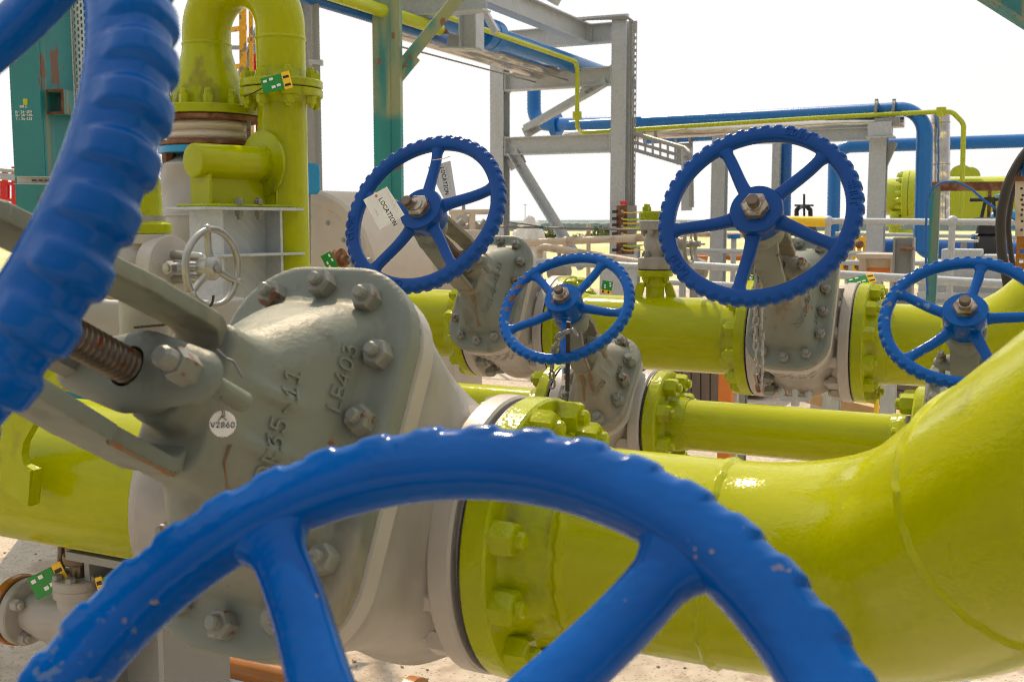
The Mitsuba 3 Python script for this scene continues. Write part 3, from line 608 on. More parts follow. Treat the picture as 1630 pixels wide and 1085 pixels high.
# vent branch
q = ath(1043, 440, HB); tv = (q - EYE) @ PX; za = lambda v, u=1043: (ath(u, v, HB) - EYE)[2]
vt = [za(480), za(443), za(428), za(410), za(365), za(352), za(338)]
part(bp, 'vent_stub', tube([A(tv, HB, ZB + .09), A(tv, HB, vt[1] - .02)], .027, 24), 'lime_thick')
pipe_flange(bp, A(tv, HB, vt[2]), -UP, .052, .020, .030, 4, .040, nut(.016, .013, .005, .006), hub=.03, name='vent_flange')
gus = trimesh.creation.extrude_polygon(Polygon([(-.045, vt[1] - .012), (-.022, vt[1] - .012), (-.040, ZB + .075), (-.066, ZB + .05), (-.070, ZB + .085)]), .010, engine='earcut')
part(bp, 'vent_gusset', xf(gus, mat4(PX, UP, -MX, A(tv, HB - .02, 0))), 'lime_thick', 20)
gu2 = trimesh.creation.extrude_polygon(Polygon([(.045, vt[1] - .012), (.022, vt[1] - .012), (.040, ZB + .075), (.066, ZB + .05), (.070, ZB + .085)]), .010, engine='earcut')
part(bp, 'vent_gusset', xf(gu2, mat4(PX, UP, -MX, A(tv, HB + .02, 0))), 'lime_thick', 20)
vv = thing('vent_valve', 'small cream vent valve with lime blind cap standing on the back pipe', 'valve')
zc = (vt[3] + vt[4]) / 2
part(vv, 'body', xf(lathe([(.050, vt[2]), (.052, vt[2] + .003), (.052, vt[3] - .003), (.050, vt[3]), (.030, vt[3] + .004), (.030, zc - .03), (.036, zc), (.027, zc + .03), (.025, vt[4] - .004), (.048, vt[4]), (.049, vt[5] - .002), (.047, vt[5])], 36), mat4((1, 0, 0), (0, 1, 0), (0, 0, 1), A(tv, HB, 0))), 'valve_cream')
part(vv, 'blind_cap', lathe([(.048, 0), (.051, .003), (.051, vt[6] - vt[5] - .004), (.048, vt[6] - vt[5])], 36), 'lime_thick', 35, mz(A(tv, HB, vt[5] + .003), UP))
bolt_ring(vv, 'nut', A(tv, HB, vt[6] + .002), UP, .038, 4, nut(.018, .014, .006, .008), 'lime_thick', .35)
bolt_ring(vv, 'nut', A(tv, HB, vt[4] - .001), -UP, .038, 4, nut(.016, .013, .005, .006), 'valve_cream', .35)
bolt_ring(vv, 'nut', A(tv, HB, vt[3] + .001), UP, .040, 4, nut(.016, .013, .005, .006), 'nut_grey', .5)
part(vv, 'bonnet', xf(lathe([(.030, 0), (.036, .03), (.036, .045), (.020, .05), (.018, .09), (.009, .092), (.009, .135)], 28), mz(A(tv, HB, zc), PX)), 'valve_cream')
handwheel(vv, mz(A(tv, HB, zc) + PX * .105, PX, UP), .062, .010, .010, 90, 'valve_cream', ridges=20, amp=.0, hubr=.013, hubz=.006, spokes=3)

# ================================================================ MIDDLE ROW (h = 1.836)
HM, ZM = 1.836, -.355
v5, M5, O5, F5, C5 = gate_valve('small grey gate valve in the centre with a black strap and chain on its wheel', '3', -.6766, HM, ZM, rad(43.1), .324, .1125, .0165, 68, wmat='blue_paint', letters=(), cast=(('0F35', .028, -.055, .008), ('1063', .038, -.005, .008)), streaks=(([(-.004, -.034), (-.002, -.045), (-.003, -.062)], .006), ([(.012, -.036), (.013, -.050)], .004)), F=(.10, .075), amp=.0038, tip=.085)
v4, M4, O4, F4, C4 = gate_valve('small valve at the right edge, half hidden by the foreground elbow', '3', -.0825, HM, ZM, rad(43.3), .324, .1133, .0165, 82, wmat='blue_paint', F=(.052, .075), amp=.0038, tip=.085)
mp = thing('lime_pipe', 'slim lime pipe of the middle row between the small valves', 'pipe')
pipe_end(mp, -.6766 + .077, HM, ZM, 1, V3); pipe_end(mp, -.0825 - .054, HM, ZM, -1, V3)
pipe_run(mp, [A(-.59, HM, ZM), A(-.148, HM, ZM)], .0445, 'lime_paint', seg=48)
ml = thing('lime_pipe', 'slim lime pipe of the middle row, only a sliver seen behind the nearest valve', 'pipe')
pipe_end(ml, -.6766 - .102, HM, ZM, -1, V3)
pipe_run(ml, [A(-.79, HM, ZM), A(-5.5, HM, ZM)], .0445, 'lime_paint', seg=48)
mr = thing('lime_pipe', 'slim lime pipe leaving the right edge valve behind the elbow', 'pipe')
pipe_end(mr, -.0825 + .077, HM, ZM, 1, V3)
mc = A(.16, HM, ZM); pipe_run(mr, [A(.005, HM, ZM), mc, mc + dirU * 1.6], .0445, 'lime_paint', bend=.12, seg=40)

# ================================================================ LEFT: riser, U-bend, bellows, small valve
RISER = ath(452, 300, HB); tr = (RISER - EYE) @ PX
zz = lambda v, u=452: (ath(u, v, HB) - EYE)[2]
z_fl = zz(142); rr = .084
tl = tr - .325
part(bl, 'riser', tube([A(tr, HB, ZB + .05), A(tr, HB, z_fl - .02)], rr, 56), 'lime_paint', 40)
part(bl, 'riser_flange', xf(flange_mesh(.140, .026, rr * 1.12, rr, .02), mz(A(tr, HB, z_fl - .0022), -UP)), 'lime_thick', 35)
bolt_ring(bl, 'nut', A(tr, HB, z_fl - .031), -UP, .118, 8, nut(.032, .026, .010, .012), 'lime_thick')
# trunnion stub with end cap, pad, shoe
zs = zz(254); st = thing('lime_stub', 'short capped lime stub pipe welded to the riser, on a bolted shoe', 'pipe')
cap_c = ath(306, 252, HB - .36); tcap = (cap_c - EYE) @ PX; zs = (cap_c - EYE)[2] - .006
s0 = A(tcap, HB - .36, zs); slen = np.linalg.norm(A(tr, HB, zs) - s0); stub_dir = norm(A(tr, HB, zs) - s0)
part(st, 'stub_pipe', lathe([(.046, 0), (.053, .002), (.0555, .008), (.0585, .35), (.0585, slen)], 48), 'lime_paint', 35, mz(s0, stub_dir))
part(st, 'weld_pad', xf(lathe([(.112, -.004), (.112, .006), (.066, .010), (.066, .02)], 48), mz(A(tr, HB, zs) - stub_dir * .088, -stub_dir)), 'lime_thick', 35)
sq = norm(np.cross(UP, stub_dir)); o_sh = s0 + stub_dir * .20
wz0 = (atd(365, 326, o_sh @ FW - EYE @ FW) - EYE)[2]; web_h = (zs - .045) - wz0
at_s = lambda a, z, b=0.0: np.array([*(s0 + stub_dir * a + sq * b)[:2], z + CAM_H])
part(st, 'shoe_web', bar(at_s(.03, wz0 + web_h / 2), at_s(.30, wz0 + web_h / 2), .012, web_h, sq), 'lime_paint', 20)
for q_ in (.03, .30): part(st, 'shoe_rib', bar(at_s(q_, wz0), at_s(q_, wz0 + web_h), .010, .10, stub_dir), 'lime_paint', 20)
part(st, 'shoe_plate', xf(bevel_box(.345, .17, .010), mat4(stub_dir, sq, UP, at_s(.165, wz0 - .004))), 'lime_thick', 20)
sp = thing('support_post', 'galvanised steel post with two plates carrying the capped lime stub', 'support')
part(sp, 'top_plate', xf(bevel_box(.40, .22, .010, .002), mat4(stub_dir, sq, UP, at_s(.165, wz0 - .0145))), 'galvanised', 20)
part(sp, 'column', ibeam(at_s(.165, wz0 - .02), at_s(.165, -CAM_H), .25, .17, stub_dir, .010, .008), 'galvanised', 20)
z_p2 = wz0 - .165
part(sp, 'mid_plate', xf(bevel_box(.37, .20, .009, .002), mat4(stub_dir, sq, UP, at_s(.19, z_p2))), 'galvanised', 20)
for q_ in (.12, .20): part(sp, 'bolt', cat(xf(hex_nut(.026, .018, .008, .012), mz((0, 0, 0), -UP)), xf(hex_nut(.026, .016, .008, .004), shift(0, 0, .022))), 'nut_grey', 25, mat4(stub_dir, sq, UP, at_s(q_, wz0 - .020, -.075)))
# U-bend thing: flange on riser, right leg, bend, left leg, reducer, bottom flange
ub = thing('lime_bend', 'lime U-bend pipe arching over the top left with a green and yellow tag', 'pipe')
za_ = zz(88); zl = lambda v: zz(v, 310)
part(ub, 'flange', xf(flange_mesh(.140, .026, rr * 1.12, rr, .035), mz(A(tr, HB, z_fl + .002), UP)), 'lime_thick', 35)
bolt_ring(ub, 'nut', A(tr, HB, z_fl + .030), UP, .118, 8, nut(.032, .026, .010, .012), 'lime_thick')
zt_ = zz(45)
Rb2 = (tr - tl) / 2
arc = [A(tr, HB, z_fl + .05), A(tr, HB, zt_)] + [A((tr + tl) / 2 + Rb2 * math.cos(a), HB, zt_ + Rb2 * math.sin(a)) for a in np.linspace(0, np.pi, 26)[1:-1]] + [A(tl, HB, zt_), A(tl, HB, zl(72))]
part(ub, 'bend_pipe', tube(arc, rr, 56), 'lime_paint', 45)
for q_, zq in ((tr, zz(62)), (tl, zl(74))):
    V = np.array([[(x * math.cos(a), x * math.sin(a), y) for x, y in ((rr - .001, -.008), (rr + .003, -.003), (rr + .003, .003), (rr - .001, .008))] for a in np.linspace(0, 2 * np.pi, 60, endpoint=False)])
    m_ = grid_mesh(V, closed_u=True); m_.invert() if m_.volume < 0 else None; part(ub, 'weld_seam', m_, 'lime_paint', 60, mz(A(q_, HB, zq), UP))
zb0, zb1 = zl(172), zl(74)
pr_ = [(.185, zl(187)), (.187, zl(186)), (.187, zl(174)), (.185, zl(173)), (.132, zl(172)), (.128, zl(150)), (.122, zl(142)), (.118, zl(132)), (.100, zl(108)), (rr + .004, zl(88)), (rr, zb1)]
part(ub, 'reducer', xf(lathe(pr_, 64), mat4(PX, MX, UP, A(tl, HB, 0))), 'lime_thick', 30)
bolt_ring(ub, 'nut', A(tl, HB, zl(173) + .001), UP, .160, 12, nut(.030, .030, .012, .020), 'lime_thick')
be = thing('bellows', 'white ringed expansion bellows with rusty flanges under the U-bend', 'bellows')
part(be, 'rubber_rings', xf(lathe([(.13, zl(229))] + [q_ for k in range(2) for q_ in ((.128, zl(228 - 16 * k)), (.142, zl(226 - 16 * k)), (.150, zl(222.5 - 16 * k)), (.152, zl(219.5 - 16 * k)), (.150, zl(216.5 - 16 * k)), (.142, zl(213.5 - 16 * k)), (.128, zl(212.3 - 16 * k)))] + [(.13, zl(195))], 64), mat4(PX, MX, UP, A(tl, HB, 0))), 'white_gasket', 60)
for v0, v1 in ((196, 188), (235, 228)): part(be, 'flange', xf(lathe([(.176, zl(v0)), (.180, zl(v0) + .003), (.180, zl(v1) - .003), (.176, zl(v1))], 64), mat4(PX, MX, UP, A(tl, HB, 0))), 'rust', 30)
for a in (-.4, 1.2, 2.6): part(be, 'tie_rod', tube([A(tl, HB, zl(232)), A(tl, HB, zl(180))], .008, 10), 'nut_grey', 40, mat4((1, 0, 0), (0, 1, 0), (0, 0, 1), .165 * (math.cos(a + .5) * PX + math.sin(a + .5) * MX)))
ves = thing('clad_vessel', 'dented pale metal clad vessel with blue collar behind the big left wheel', 'vessel')
part(ves, 'collar', xf(lathe([(.176, zl(247)), (.178, zl(246)), (.178, zl(237)), (.176, zl(236))], 64), mat4(PX, MX, UP, A(tl, HB, 0))), 'flange_blue', 30)
vm = lathe([(.168, -CAM_H)] + [(.168 + .003 * (i % 2), zl(420) + (zl(262) - zl(420)) * i / 40) for i in range(41)] + [(.14, zl(256)), (.11, zl(247))], 96)
vv_ = np.asarray(vm.vertices); nn_ = meshkit.fbm(vv_ * 7, 3, 5) - .5; vm.vertices = vv_ * np.stack([1 + .10 * nn_, 1 + .10 * nn_, np.ones(len(nn_))], 1)
part(ves, 'shell', vm, 'cladding', 60, mat4(PX, MX, UP, A(tl, HB, 0)))
bolt_ring(ves, 'bolt', A(tl, HB, zl(246.5)), -UP, .150, 8, nut(.040, .040, .014, .016), 'rust', .2)
part(ves, 'seam_band', xf(lathe([(.176, zl(345)), (.178, zl(344)), (.178, zl(342)), (.176, zl(341))], 64), mat4(PX, MX, UP, A(tl, HB, 0))), 'cladding', 30)
# small cream valve with galvanised handwheel, stem along +P
hv = 2.0; C0 = ath(226, 424, hv); tv0 = (C0 - EYE) @ PX; zv = (C0 - EYE)[2]
sv = thing('small_valve', 'small cream valve with shiny galvanised handwheel and oval brass tag, left of the lime riser', 'valve')
tf_ = (ath(264, 426, hv) - EYE) @ PX - tv0; tw = (ath(338, 427, hv) - EYE) @ PX - tv0
kx = tf_ / .14
part(sv, 'body', xf(lathe([(.085, -.10), (.085, 0.0), (.066, .03), (.052, .06), (.052, tf_ - .035), (.060, tf_ - .026)], 40), mz(C0, PX)), 'valve_cream', 50)
part(sv, 'neck', tube([C0 - UP * .5, C0 + UP * .10], .058, 32), 'valve_cream')
part(sv, 'bonnet_flange', xf(lathe([(.066, tf_ - .026), (.076, tf_ - .023), (.076, tf_ - .001), (.0755, tf_), (.076, tf_ + .001), (.076, tf_ + .019), (.066, tf_ + .022), (.03, tf_ + .024)], 48), mz(C0, PX)), 'flange_cream', 35)
bolt_ring(sv, 'nut', C0 + PX * (tf_ - .026), -PX, .064, 6, nut(.015, .011, .006, .004), 'flange_cream')
for s_ in (-1, 1):
    part(sv, 'yoke', tube([C0 + PX * (tf_ + .015) + UP * .030 * s_, C0 + PX * (tw - .035) + UP * .026 * s_, C0 + PX * (tw - .015) + UP * .008 * s_], .0105, 12, bend=.01), 'galv_bright')
part(sv, 'gland', xf(bevel_box(.024, .085, .018, .006), mz(C0 + PX * (tf_ + .055) - MX * .0, PX)), 'galvanised')
part(sv, 'stem', tube([C0 + PX * tf_, C0 + PX * (tw + .016)], .010, 14), 'galv_bright')
part(sv, 'gland_nut', nut(.030, .016, .010, .004), 'galv_bright', 25, mz(C0 + PX * (tf_ + .06) - MX * .045, -MX))
Rw = .099
hw_ = part(sv, 'handwheel', xf(torus_wheel_rim(Rw, .0165, .015, 30, 0.0), mz(C0 + PX * tw, PX, UP)), 'galv_bright', True)
part(hw_, 'hub', lathe([(.024, -.03), (.028, -.015), (.030, .002), (.022, .010), (.012, .012)], 28), 'galv_bright', 40, mz(C0 + PX * tw, PX))
for k in range(3):
    Mk = mz(C0 + PX * tw, PX, UP) @ rotz(rad(8 + 120 * k)); part(hw_, 'spoke', spoke_mesh(.015, Rw - .006, .0165, .008, 0, .004), 'galv_bright', True, Mk)
    part(hw_, 'knob', trimesh.creation.icosphere(2, .011), 'galv_bright', True, Mk @ shift(Rw - .005, 0, 0))
zc0 = zv + .10
part(sv, 'top_flange', xf(lathe([(.05, zc0), (.06, zc0 + .003), (.06, zc0 + .024), (.03, zc0 + .028), (.03, (ath(214, 352, hv) - EYE)[2] - .03)], 36), mat4(PX, MX, UP, A(tv0, hv, 0))), 'valve_cream')
tc = thing('tall_vent_pipe', 'short lime capped pipe above the small cream valve, mostly hidden', 'pipe')
zc1 = (ath(214, 352, hv) - EYE)[2]
part(tc, 'flange', xf(lathe([(.058, zc1 - .03), (.06, zc1 - .027), (.06, zc1 - .008), (.040, zc1), (.036, zc1 + .10), (.030, zc1 + .11)], 36), mat4(PX, MX, UP, A(tv0 + .02, hv, 0))), 'lime_thick')
part(tc, 'lower_flange', xf(lathe([(.058, zc1 - .055), (.06, zc1 - .053), (.06, zc1 - .033), (.058, zc1 - .031)], 36), mat4(PX, MX, UP, A(tv0 + .02, hv, 0))), 'flange_cream')
ot = solo('brass_tag', 'oval brass tag hanging under the small cream valve', 'tag', cat(xf(lathe([(.0145, 0), (.015, .0006), (.0145, .0012)], 28), np.diag([.86, 1.1, 1, 1.0])), xf(meshkit.text_mesh('V2887', .006, .0004, True), shift(-.011, -.010, .0013))), 'brass_tag', 30, mat4(PX, UP, -MX, ath(280, 477, hv - .02)))
# wire under the wheel
solo('cable', 'thin black cable looping below the galvanised handwheel', 'cable', tube([ath(u, v, 1.92) for u, v in ((214, 521), (260, 517), (300, 500), (322, 498), (338, 484), (340, 470))], .003, 6, bend=.04), 'black')
pb = thing('concrete_plinth', 'pale weathered concrete ledge behind the nearest valve yoke', 'plinth')
part(pb, 'block', xf(bevel_box(1.6, .30, .10, .01), mat4(PX, MX, UP, A((ath(190, 505, 2.35) - EYE) @ PX - .45, 2.35, (ath(190, 505, 2.25) - EYE)[2]))), 'cladding')

# ---------------------------------------------------------------- teal columns, ladder, conduit posts
tcA = thing('teal_column', 'rust streaked teal steel column at far left with stencilled numbers', 'column')
dA = 5.2; KA = 5.2 / 3.9; hA = atd(70, 200, dA)
side = norm(np.array([.975, -.22, 0]))
bA = np.array([*(atd(94, 355, dA))[:2], 0])
fdir = norm(np.cross(UP, side))
cl_ = lambda dx, dy: bA + side * dx * KA + fdir * dy * KA
part(tcA, 'flange', bar(cl_(-.05, -.08), cl_(-.05, -.08) + UP * 5, .118 * KA, .015, side), 'teal_paint', 20)
part(tcA, 'web', bar(cl_(.006, .052), cl_(.006, .052) + UP * 5, .012, .34, side), 'teal_paint', 20)
part(tcA, 'flange', bar(cl_(.030, .19), cl_(.030, .19) + UP * 5, .14, .015, side), 'teal_paint', 20)
qb = atd(106, 166, dA - .04)
bx = m2t(m3.Manifold.cube((.112, .112, .20), True) - m3.Manifold.cube((.092, .092, .3), True))
part(tcA, 'bracket_stub', xf(bx, mat4(side, UP, -fdir, qb)), 'teal_paint', 20)
part(tcA, 'bracket_lip', xf(m2t(m3.Manifold.cube((.115, .115, .004), True) - m3.Manifold.cube((.092, .092, .3), True)), mat4(side, UP, -fdir, qb - fdir * .103)), 'rust', 20)
for k, (tx, vy) in enumerate((('WB 1', 177), ('E:- 24-104', 185), ('N:- 16-164', 190), ('T:- 24-132', 196))):
    part(tcA, 'stencil', meshkit.text_mesh(tx, .0113, .0006, True), 'white', False, mat4(side, UP, -fdir, cl_(-.092 + (.018 if k == 0 else 0), -.0870) * np.array([1, 1, 0]) + UP * atd(50, vy, dA)[2]))
part(tcA, 'survey_sticker', trimesh.creation.box((.024, .029, .001)), 'lime_far', False, mat4(side, UP, -fdir, cl_(-.05, -.0873) * np.array([1, 1, 0]) + UP * atd(50, 168, dA)[2]))
ct = thing('cable_tray', 'perforated galvanised cable tray standing beside the far left teal column', 'cable tray')
d_ = 5.0; wdir = norm(PX); ww_ = .135; hh_ = 2.6
pm = sbox(0, 0, ww_, hh_)
holes = []
for i in range(5):
    for j in range(int(hh_ / .030)): holes.append(sbox(.008 + i * .022, .006 + j * .030 + (i % 2) * .015, .008 + i * .022 + .013, .006 + j * .030 + (i % 2) * .015 + .018))
pm = pm.difference(unary_union(holes))
bs = np.array([*(atd(122, 200, d_))[:2], .95])
part(ct, 'perforated_plate', xf(trimesh.creation.extrude_polygon(pm, .0015, engine='earcut'), mat4(wdir, UP, -fdir, bs)), 'galvanised', False)
for o_ in (0, ww_):
    lip = sbox(0, 0, .028, hh_).difference(unary_union([sbox(.010, .01 + j * .03, .016, .024 + j * .03) for j in range(int(hh_ / .03))]))
    part(ct, 'side_lip', xf(trimesh.creation.extrude_polygon(lip, .0015, engine='earcut'), mat4(norm(PX * .6 - MX * .8), UP, norm(np.cross(norm(PX * .6 - MX * .8), UP)), bs + wdir * o_)), 'galvanised', False)
us = thing('strut_channel', 'short slotted galvanised channel clamped across the teal column', 'channel')
a_, b_ = atd(28, 287, 5.0), atd(104, 288, 4.9)
part(us, 'channel', section(a_, b_, cprof(.036, .028, .003), UP), 'galvanised', 20)
for k in range(5): part(us, 'slot', bar(a_ + (b_ - a_) * (.35 + .14 * k) - fdir * .0155 , a_ + (b_ - a_) * (.35 + .14 * k + .08) - fdir * .0155, .009, .002, UP), 'black', 20)
rg = thing('red_gate', 'bright red barrier gate at the far left edge', 'gate')
for u, v0, v1 in ((8, 268, 345), (23, 266, 345)): part(rg, 'post', bar(atd(u, v1, 7), atd(u, v0, 7), .028, .028), 'red', 20)
for v in (292, 318): part(rg, 'rail', bar(atd(-30, v - 6, 7), atd(36, v + 3, 7), .02, .02), 'red', 20)
for u in (-8, 2, 14, 30): part(rg, 'bar', bar(atd(u, 318, 7.02), atd(u, 292, 7.02), .012, .012), 'red', 20)
part(rg, 'panel', bar(atd(-30, 345, 7), atd(37, 346, 7), .13, .02, UP), 'red', 20)
rw = thing('guard_rail', 'thin pale double rail behind the red gate', 'rail')
for v in (272, 280, 284): part(rw, 'rail', tube([atd(-30, v - 4, 6.4), atd(34, v + 1, 6.4)], .012, 8), 'galvanised')
# yellow ladder
yl = thing('yellow_ladder', 'yellow caged ladder seen through the U-bend, paint flaking', 'ladder')
dl = 6.5
for u0, u1, w_ in ((386, 398, .040), (399, 407, .022)):
    part(yl, 'stile', bar(atd(u0 + 4, 440, dl), atd(u0, -20, dl), w_, .02, RT), 'yellow_paint', 20)
for v in (48, 108, 168, 228): part(yl, 'rung', bar(atd(340, v + 4, dl + .1), atd(392, v - 4, dl - .02), .028, .012, UP), 'yellow_paint', 20)
for v in (76, 168): part(yl, 'hoop', bar(atd(330, v, dl + .3), atd(388, v, dl), .024, .010, UP), 'galv_dark', 20)
for v in (70, 178, 230): part(yl, 'bracket', bar(atd(395, v - 6, dl), atd(420, v, dl + .2), .03, .012, UP), 'yellow_paint', 20)
rb_ = thing('rusty_box', 'rusty brown steel box behind the lime riser', 'box')
part(rb_, 'box', bar(atd(410, 200, 6.9), atd(428, 200, 6.9), .34, .10, UP), 'rust', 20)
part(rb_, 'lid', bar(atd(407, 158, 6.85), atd(430, 158, 6.85), .03, .14, UP), 'rust', 20)
rp_ = thing('red_cabinet', 'narrow red cabinet edge beside the yellow ladder', 'cabinet')
part(rp_, 'plate', bar(atd(403, 117, 6.8), atd(403, 87, 6.8), .03, .02, RT), 'red', 20); part(rp_, 'rusty_edge', bar(atd(412, 120, 6.82), atd(412, 84, 6.82), .04, .02, RT), 'rust', 20)
gb = thing('steel_brace', 'diagonal grey steel brace behind the U-bend', 'brace')
part(gb, 'member', ibeam(atd(352, 225, 7.4), atd(430, 20, 7.4), .10, .08, RT), 'galvanised', 20)
gp = thing('steel_column', 'slim grey steel column right of the lime riser', 'column')
part(gp, 'shaft', ibeam(np.array([*atd(492, 100, 7)[:2], 0]), np.array([*atd(492, 100, 7)[:2], 4.6]), .10, .10, RT), 'galvanised', 20)
gc = thing('conduit', 'round grey conduit next to the slim grey column', 'conduit')
x_ = atd(503, 100, 6.6); part(gc, 'tube', tube([np.array([x_[0], x_[1], 0]), np.array([x_[0], x_[1], 4.6])], .025, 16), 'galv_dark')
part(gc, 'clamp', bar(x_ - RT * .04, x_ + RT * .04, .03, .06, UP), 'galvanised', 20)
bk = thing('signboard', 'rounded blue board behind the lime riser', 'board')
part(bk, 'plate', xf(plate(rrect(.10, .085, .03), .02), mat4(RT, UP, -FW, atd(481, 285, 6))), 'flange_blue')
part(bk, 'stand', bar(atd(490, 302, 6.02), atd(490, 420, 6.02), .03, .02), 'galv_dark', 20)
# big beige fan housing
fh = thing('fan_housing', 'large round beige machine cover with small bolts behind the tagged wheel', 'machine cover')
fc = atd(497, 440, 6.2); fn_ = norm(-MX * .95 - PX * .15 + UP * .0)
part(fh, 'cover', xf(lathe([(.49, -.5), (.49, 0), (.475, .02), (.42, .024), (.41, .014), (.0, .014)], 96), mz(fc, fn_)), 'beige_paint', 35)
for k in range(14):
    a = 2 * np.pi * k / 14; x, y, _ = frame_z(fn_); part(fh, 'bolt', lathe([(.012, .012), (.012, .022), (.009, .026)], 10), 'galv_dark', 30, mz(fc + .34 * (math.cos(a) * x + math.sin(a) * y), fn_))
part(fh, 'foot', bar(fc - UP * .40 + fn_ * -.25, np.array([fc[0], fc[1], 0]) + fn_ * -.25, .5, .4), 'beige_paint', 20)
sv2 = thing('small_tap', 'rust brown small tap with green and yellow label beside the beige cover', 'valve')
qs = atd(540, 414, 4.6)
part(sv2, 'body', xf(lathe([(.03, -.06), (.034, -.05), (.034, .0), (.022, .01), (.022, .05)], 24), mz(qs, norm(PX - MX * .3))), 'rust')
part(sv2, 'spindle', tube([qs, qs + PX * .16], .012, 12), 'galv_dark'); part(sv2, 'flange', xf(lathe([(.05, -.012), (.05, .012)], 24), mz(qs, PX)), 'rust')
part(sv2, 'pipe', tube([qs - PX * .05, qs - PX * .05 - UP * 1.0], .02, 12), 'galv_dark')
# mid teal column with diagonal
dT = 7.2; bT = np.array([*atd(618, 355, dT)[:2], 0])
tcB = thing('teal_column', 'teal steel column behind the tagged wheel, upper half patched pale green, with a diagonal brace', 'column')
sd = norm(RT * .95 + np.array([0, -.25, 0])); ndv = norm(np.cross(sd, UP))
part(tcB, 'web_face', bar(bT - sd * .03, bT - sd * .03 + UP * 5, .118, .03, sd), 'teal_light', 20)
part(tcB, 'flange', bar(bT + sd * .062 - ndv * .02, bT + sd * .062 - ndv * .02 + UP * 5, .068, .05, sd), 'teal_light', 20)
part(tcB, 'flange', bar(bT - sd * .080 - ndv * .03, bT - sd * .080 - ndv * .03 + UP * 5, .022, .06, sd), 'teal_light', 20)
part(tcB, 'brace', bar(atd(634, 112, dT - .05), atd(746, -24, dT - .3), .075, .05, RT), 'teal_light', 20)
part(tcB, 'gusset', bar(atd(636, 126, dT - .08), atd(664, 92, dT - .1), .05, .012, RT), 'teal_light', 20)
for u, v in ((646, 104), (652, 92)): part(tcB, 'bolt', lathe([(.014, 0), (.014, .01)], 8), 'rust', 25, mz(atd(u, v, dT - .16), -FW))

# ================================================================ pipe rack in the middle distance (rows along P, pipes across along M)
H1 = 10.4
def tz(u, v, h): q = ath(u, v, h) - EYE; return q @ PX, q[2]
def along(u0, v0, u1, v1, h): return ath(u0, v0, h), ath(u1, v1, h)
rk = thing('pipe_rack', 'tall braced galvanised pipe rack frame carrying blue pipes, centre', 'pipe rack')
tL, _ = tz(796, 300, H1); tR, zR = tz(990, 33, H1); tTop = ath(796, 88, H1)
cw = .165
part(rk, 'column', ibeam(A(tR, H1, -CAM_H), A(tR, H1, zR), .16, .155, MX, .011, .009), 'galvanised', 20)
part(rk, 'column', ibeam(A(tL, H1, -CAM_H), A(tL, H1, (ath(796, 70, H1) - EYE)[2]), .16, .155, MX, .011, .009), 'galvanised', 20)
for t_ in (tL, tR): part(rk, 'base_plate', bar(A(t_, H1, -CAM_H + .01), A(t_, H1, -CAM_H + .03), .3, .3, MX), 'galvanised', 20)
for (u0, va, vb, u1, vc, vd) in ((803, 117, 145, 976, 107, 137), (803, 219, 247, 973, 214, 243)):
    (ta_, z0_), (_, z1_) = tz(u0, va, H1), tz(u0, vb, H1); tb_, _ = tz(u1, vc, H1)
    zc_ = ((tz(u0, va, H1)[1] + tz(u0, vb, H1)[1]) / 2 + (tz(u1, vc, H1)[1] + tz(u1, vd, H1)[1]) / 2) / 2; dd_ = z0_ - z1_
    part(rk, 'beam', ibeam(A(tL + .085, H1, zc_), A(tR - .085, H1, zc_), dd_, .13, UP, .011, .008), 'galvanised', 20)
    for t_, sg in ((tL + .090, 1), (tR - .090, -1)): part(rk, 'end_plate', bar(A(t_, H1 - .07, zc_), A(t_, H1 + .07, zc_), .010, dd_ + .02, PX), 'galvanised', 20)
for (u0, v0, u1, v1) in ((838, 212, 968, 137), (812, 245, 925, 430)):
    part(rk, 'brace', section(ath(u0, v0, H1 - .02), ath(u1, v1, H1 - .02), lprof(.09, .010), UP), 'galvanised', 20)
for u, v in ((846, 207), (938, 145), (822, 258)): part(rk, 'gusset', bar(ath(u - 12, v + 6, H1 + .0), ath(u + 12, v - 8, H1 + .0), .12, .010, UP), 'galvanised', 20)
for u, v in ((846, 209), (852, 205), (933, 146), (940, 142), (820, 256), (825, 264)): part(rk, 'bolt', lathe([(.016, 0), (.016, .014)], 8), 'galv_dark', 25, mz(ath(u, v, H1 - .045), -MX))
# upper frame: header along P a little behind, long beam along M towards the viewer
Hh = H1 + .12
(tha, zha), (thb, zhb) = tz(806, 50, Hh), tz(977, 52, Hh)
part(rk, 'header', ibeam(A(tha, Hh, zhb), A(thb, Hh, zhb), .19, .12, UP, .011, .008), 'galvanised', 20)
tM, zM = tz(925, 52, H1)
part(rk, 'runner', ibeam(A(tM, H1 + .1, zM), A(tM, 3.2, zM), .19, .14, UP, .012, .009), 'galvanised', 20)
part(rk, 'end_plate', bar(A(tM, H1 + .105, zM - .10), A(tM, H1 + .105, zM + .10), .16, .012, PX), 'galvanised', 20)
Hg = 7.0
(tg, zg1), (_, zg0) = tz(750, -25, Hg), tz(750, 78, Hg)
part(rk, 'hanger', ibeam(A(tg, Hg, zg0), A(tg, Hg, zg1 + .2), .14, .125, PX, .011, .009), 'galvanised', 20)
part(rk, 'hanger_arm', ibeam(ath(712, 66, Hg + .05), ath(764, 70, Hg + .05), .10, .10, UP, .010, .008), 'galvanised', 20)
part(rk, 'hanger_foot', bar(ath(708, 78, Hg + .05), ath(766, 79, Hg + .05), .012, .18, UP), 'galvanised', 20)
part(rk, 'cross_beam', ibeam(ath(632, 10, Hg - .3), ath(775, -4, Hg - .3), .18, .12, UP, .011, .008), 'galvanised', 20)
part(rk, 'strut', bar(ath(768, 14, Hg + .6), ath(790, 52, Hg + .6), .05, .05), 'galvanised', 20)
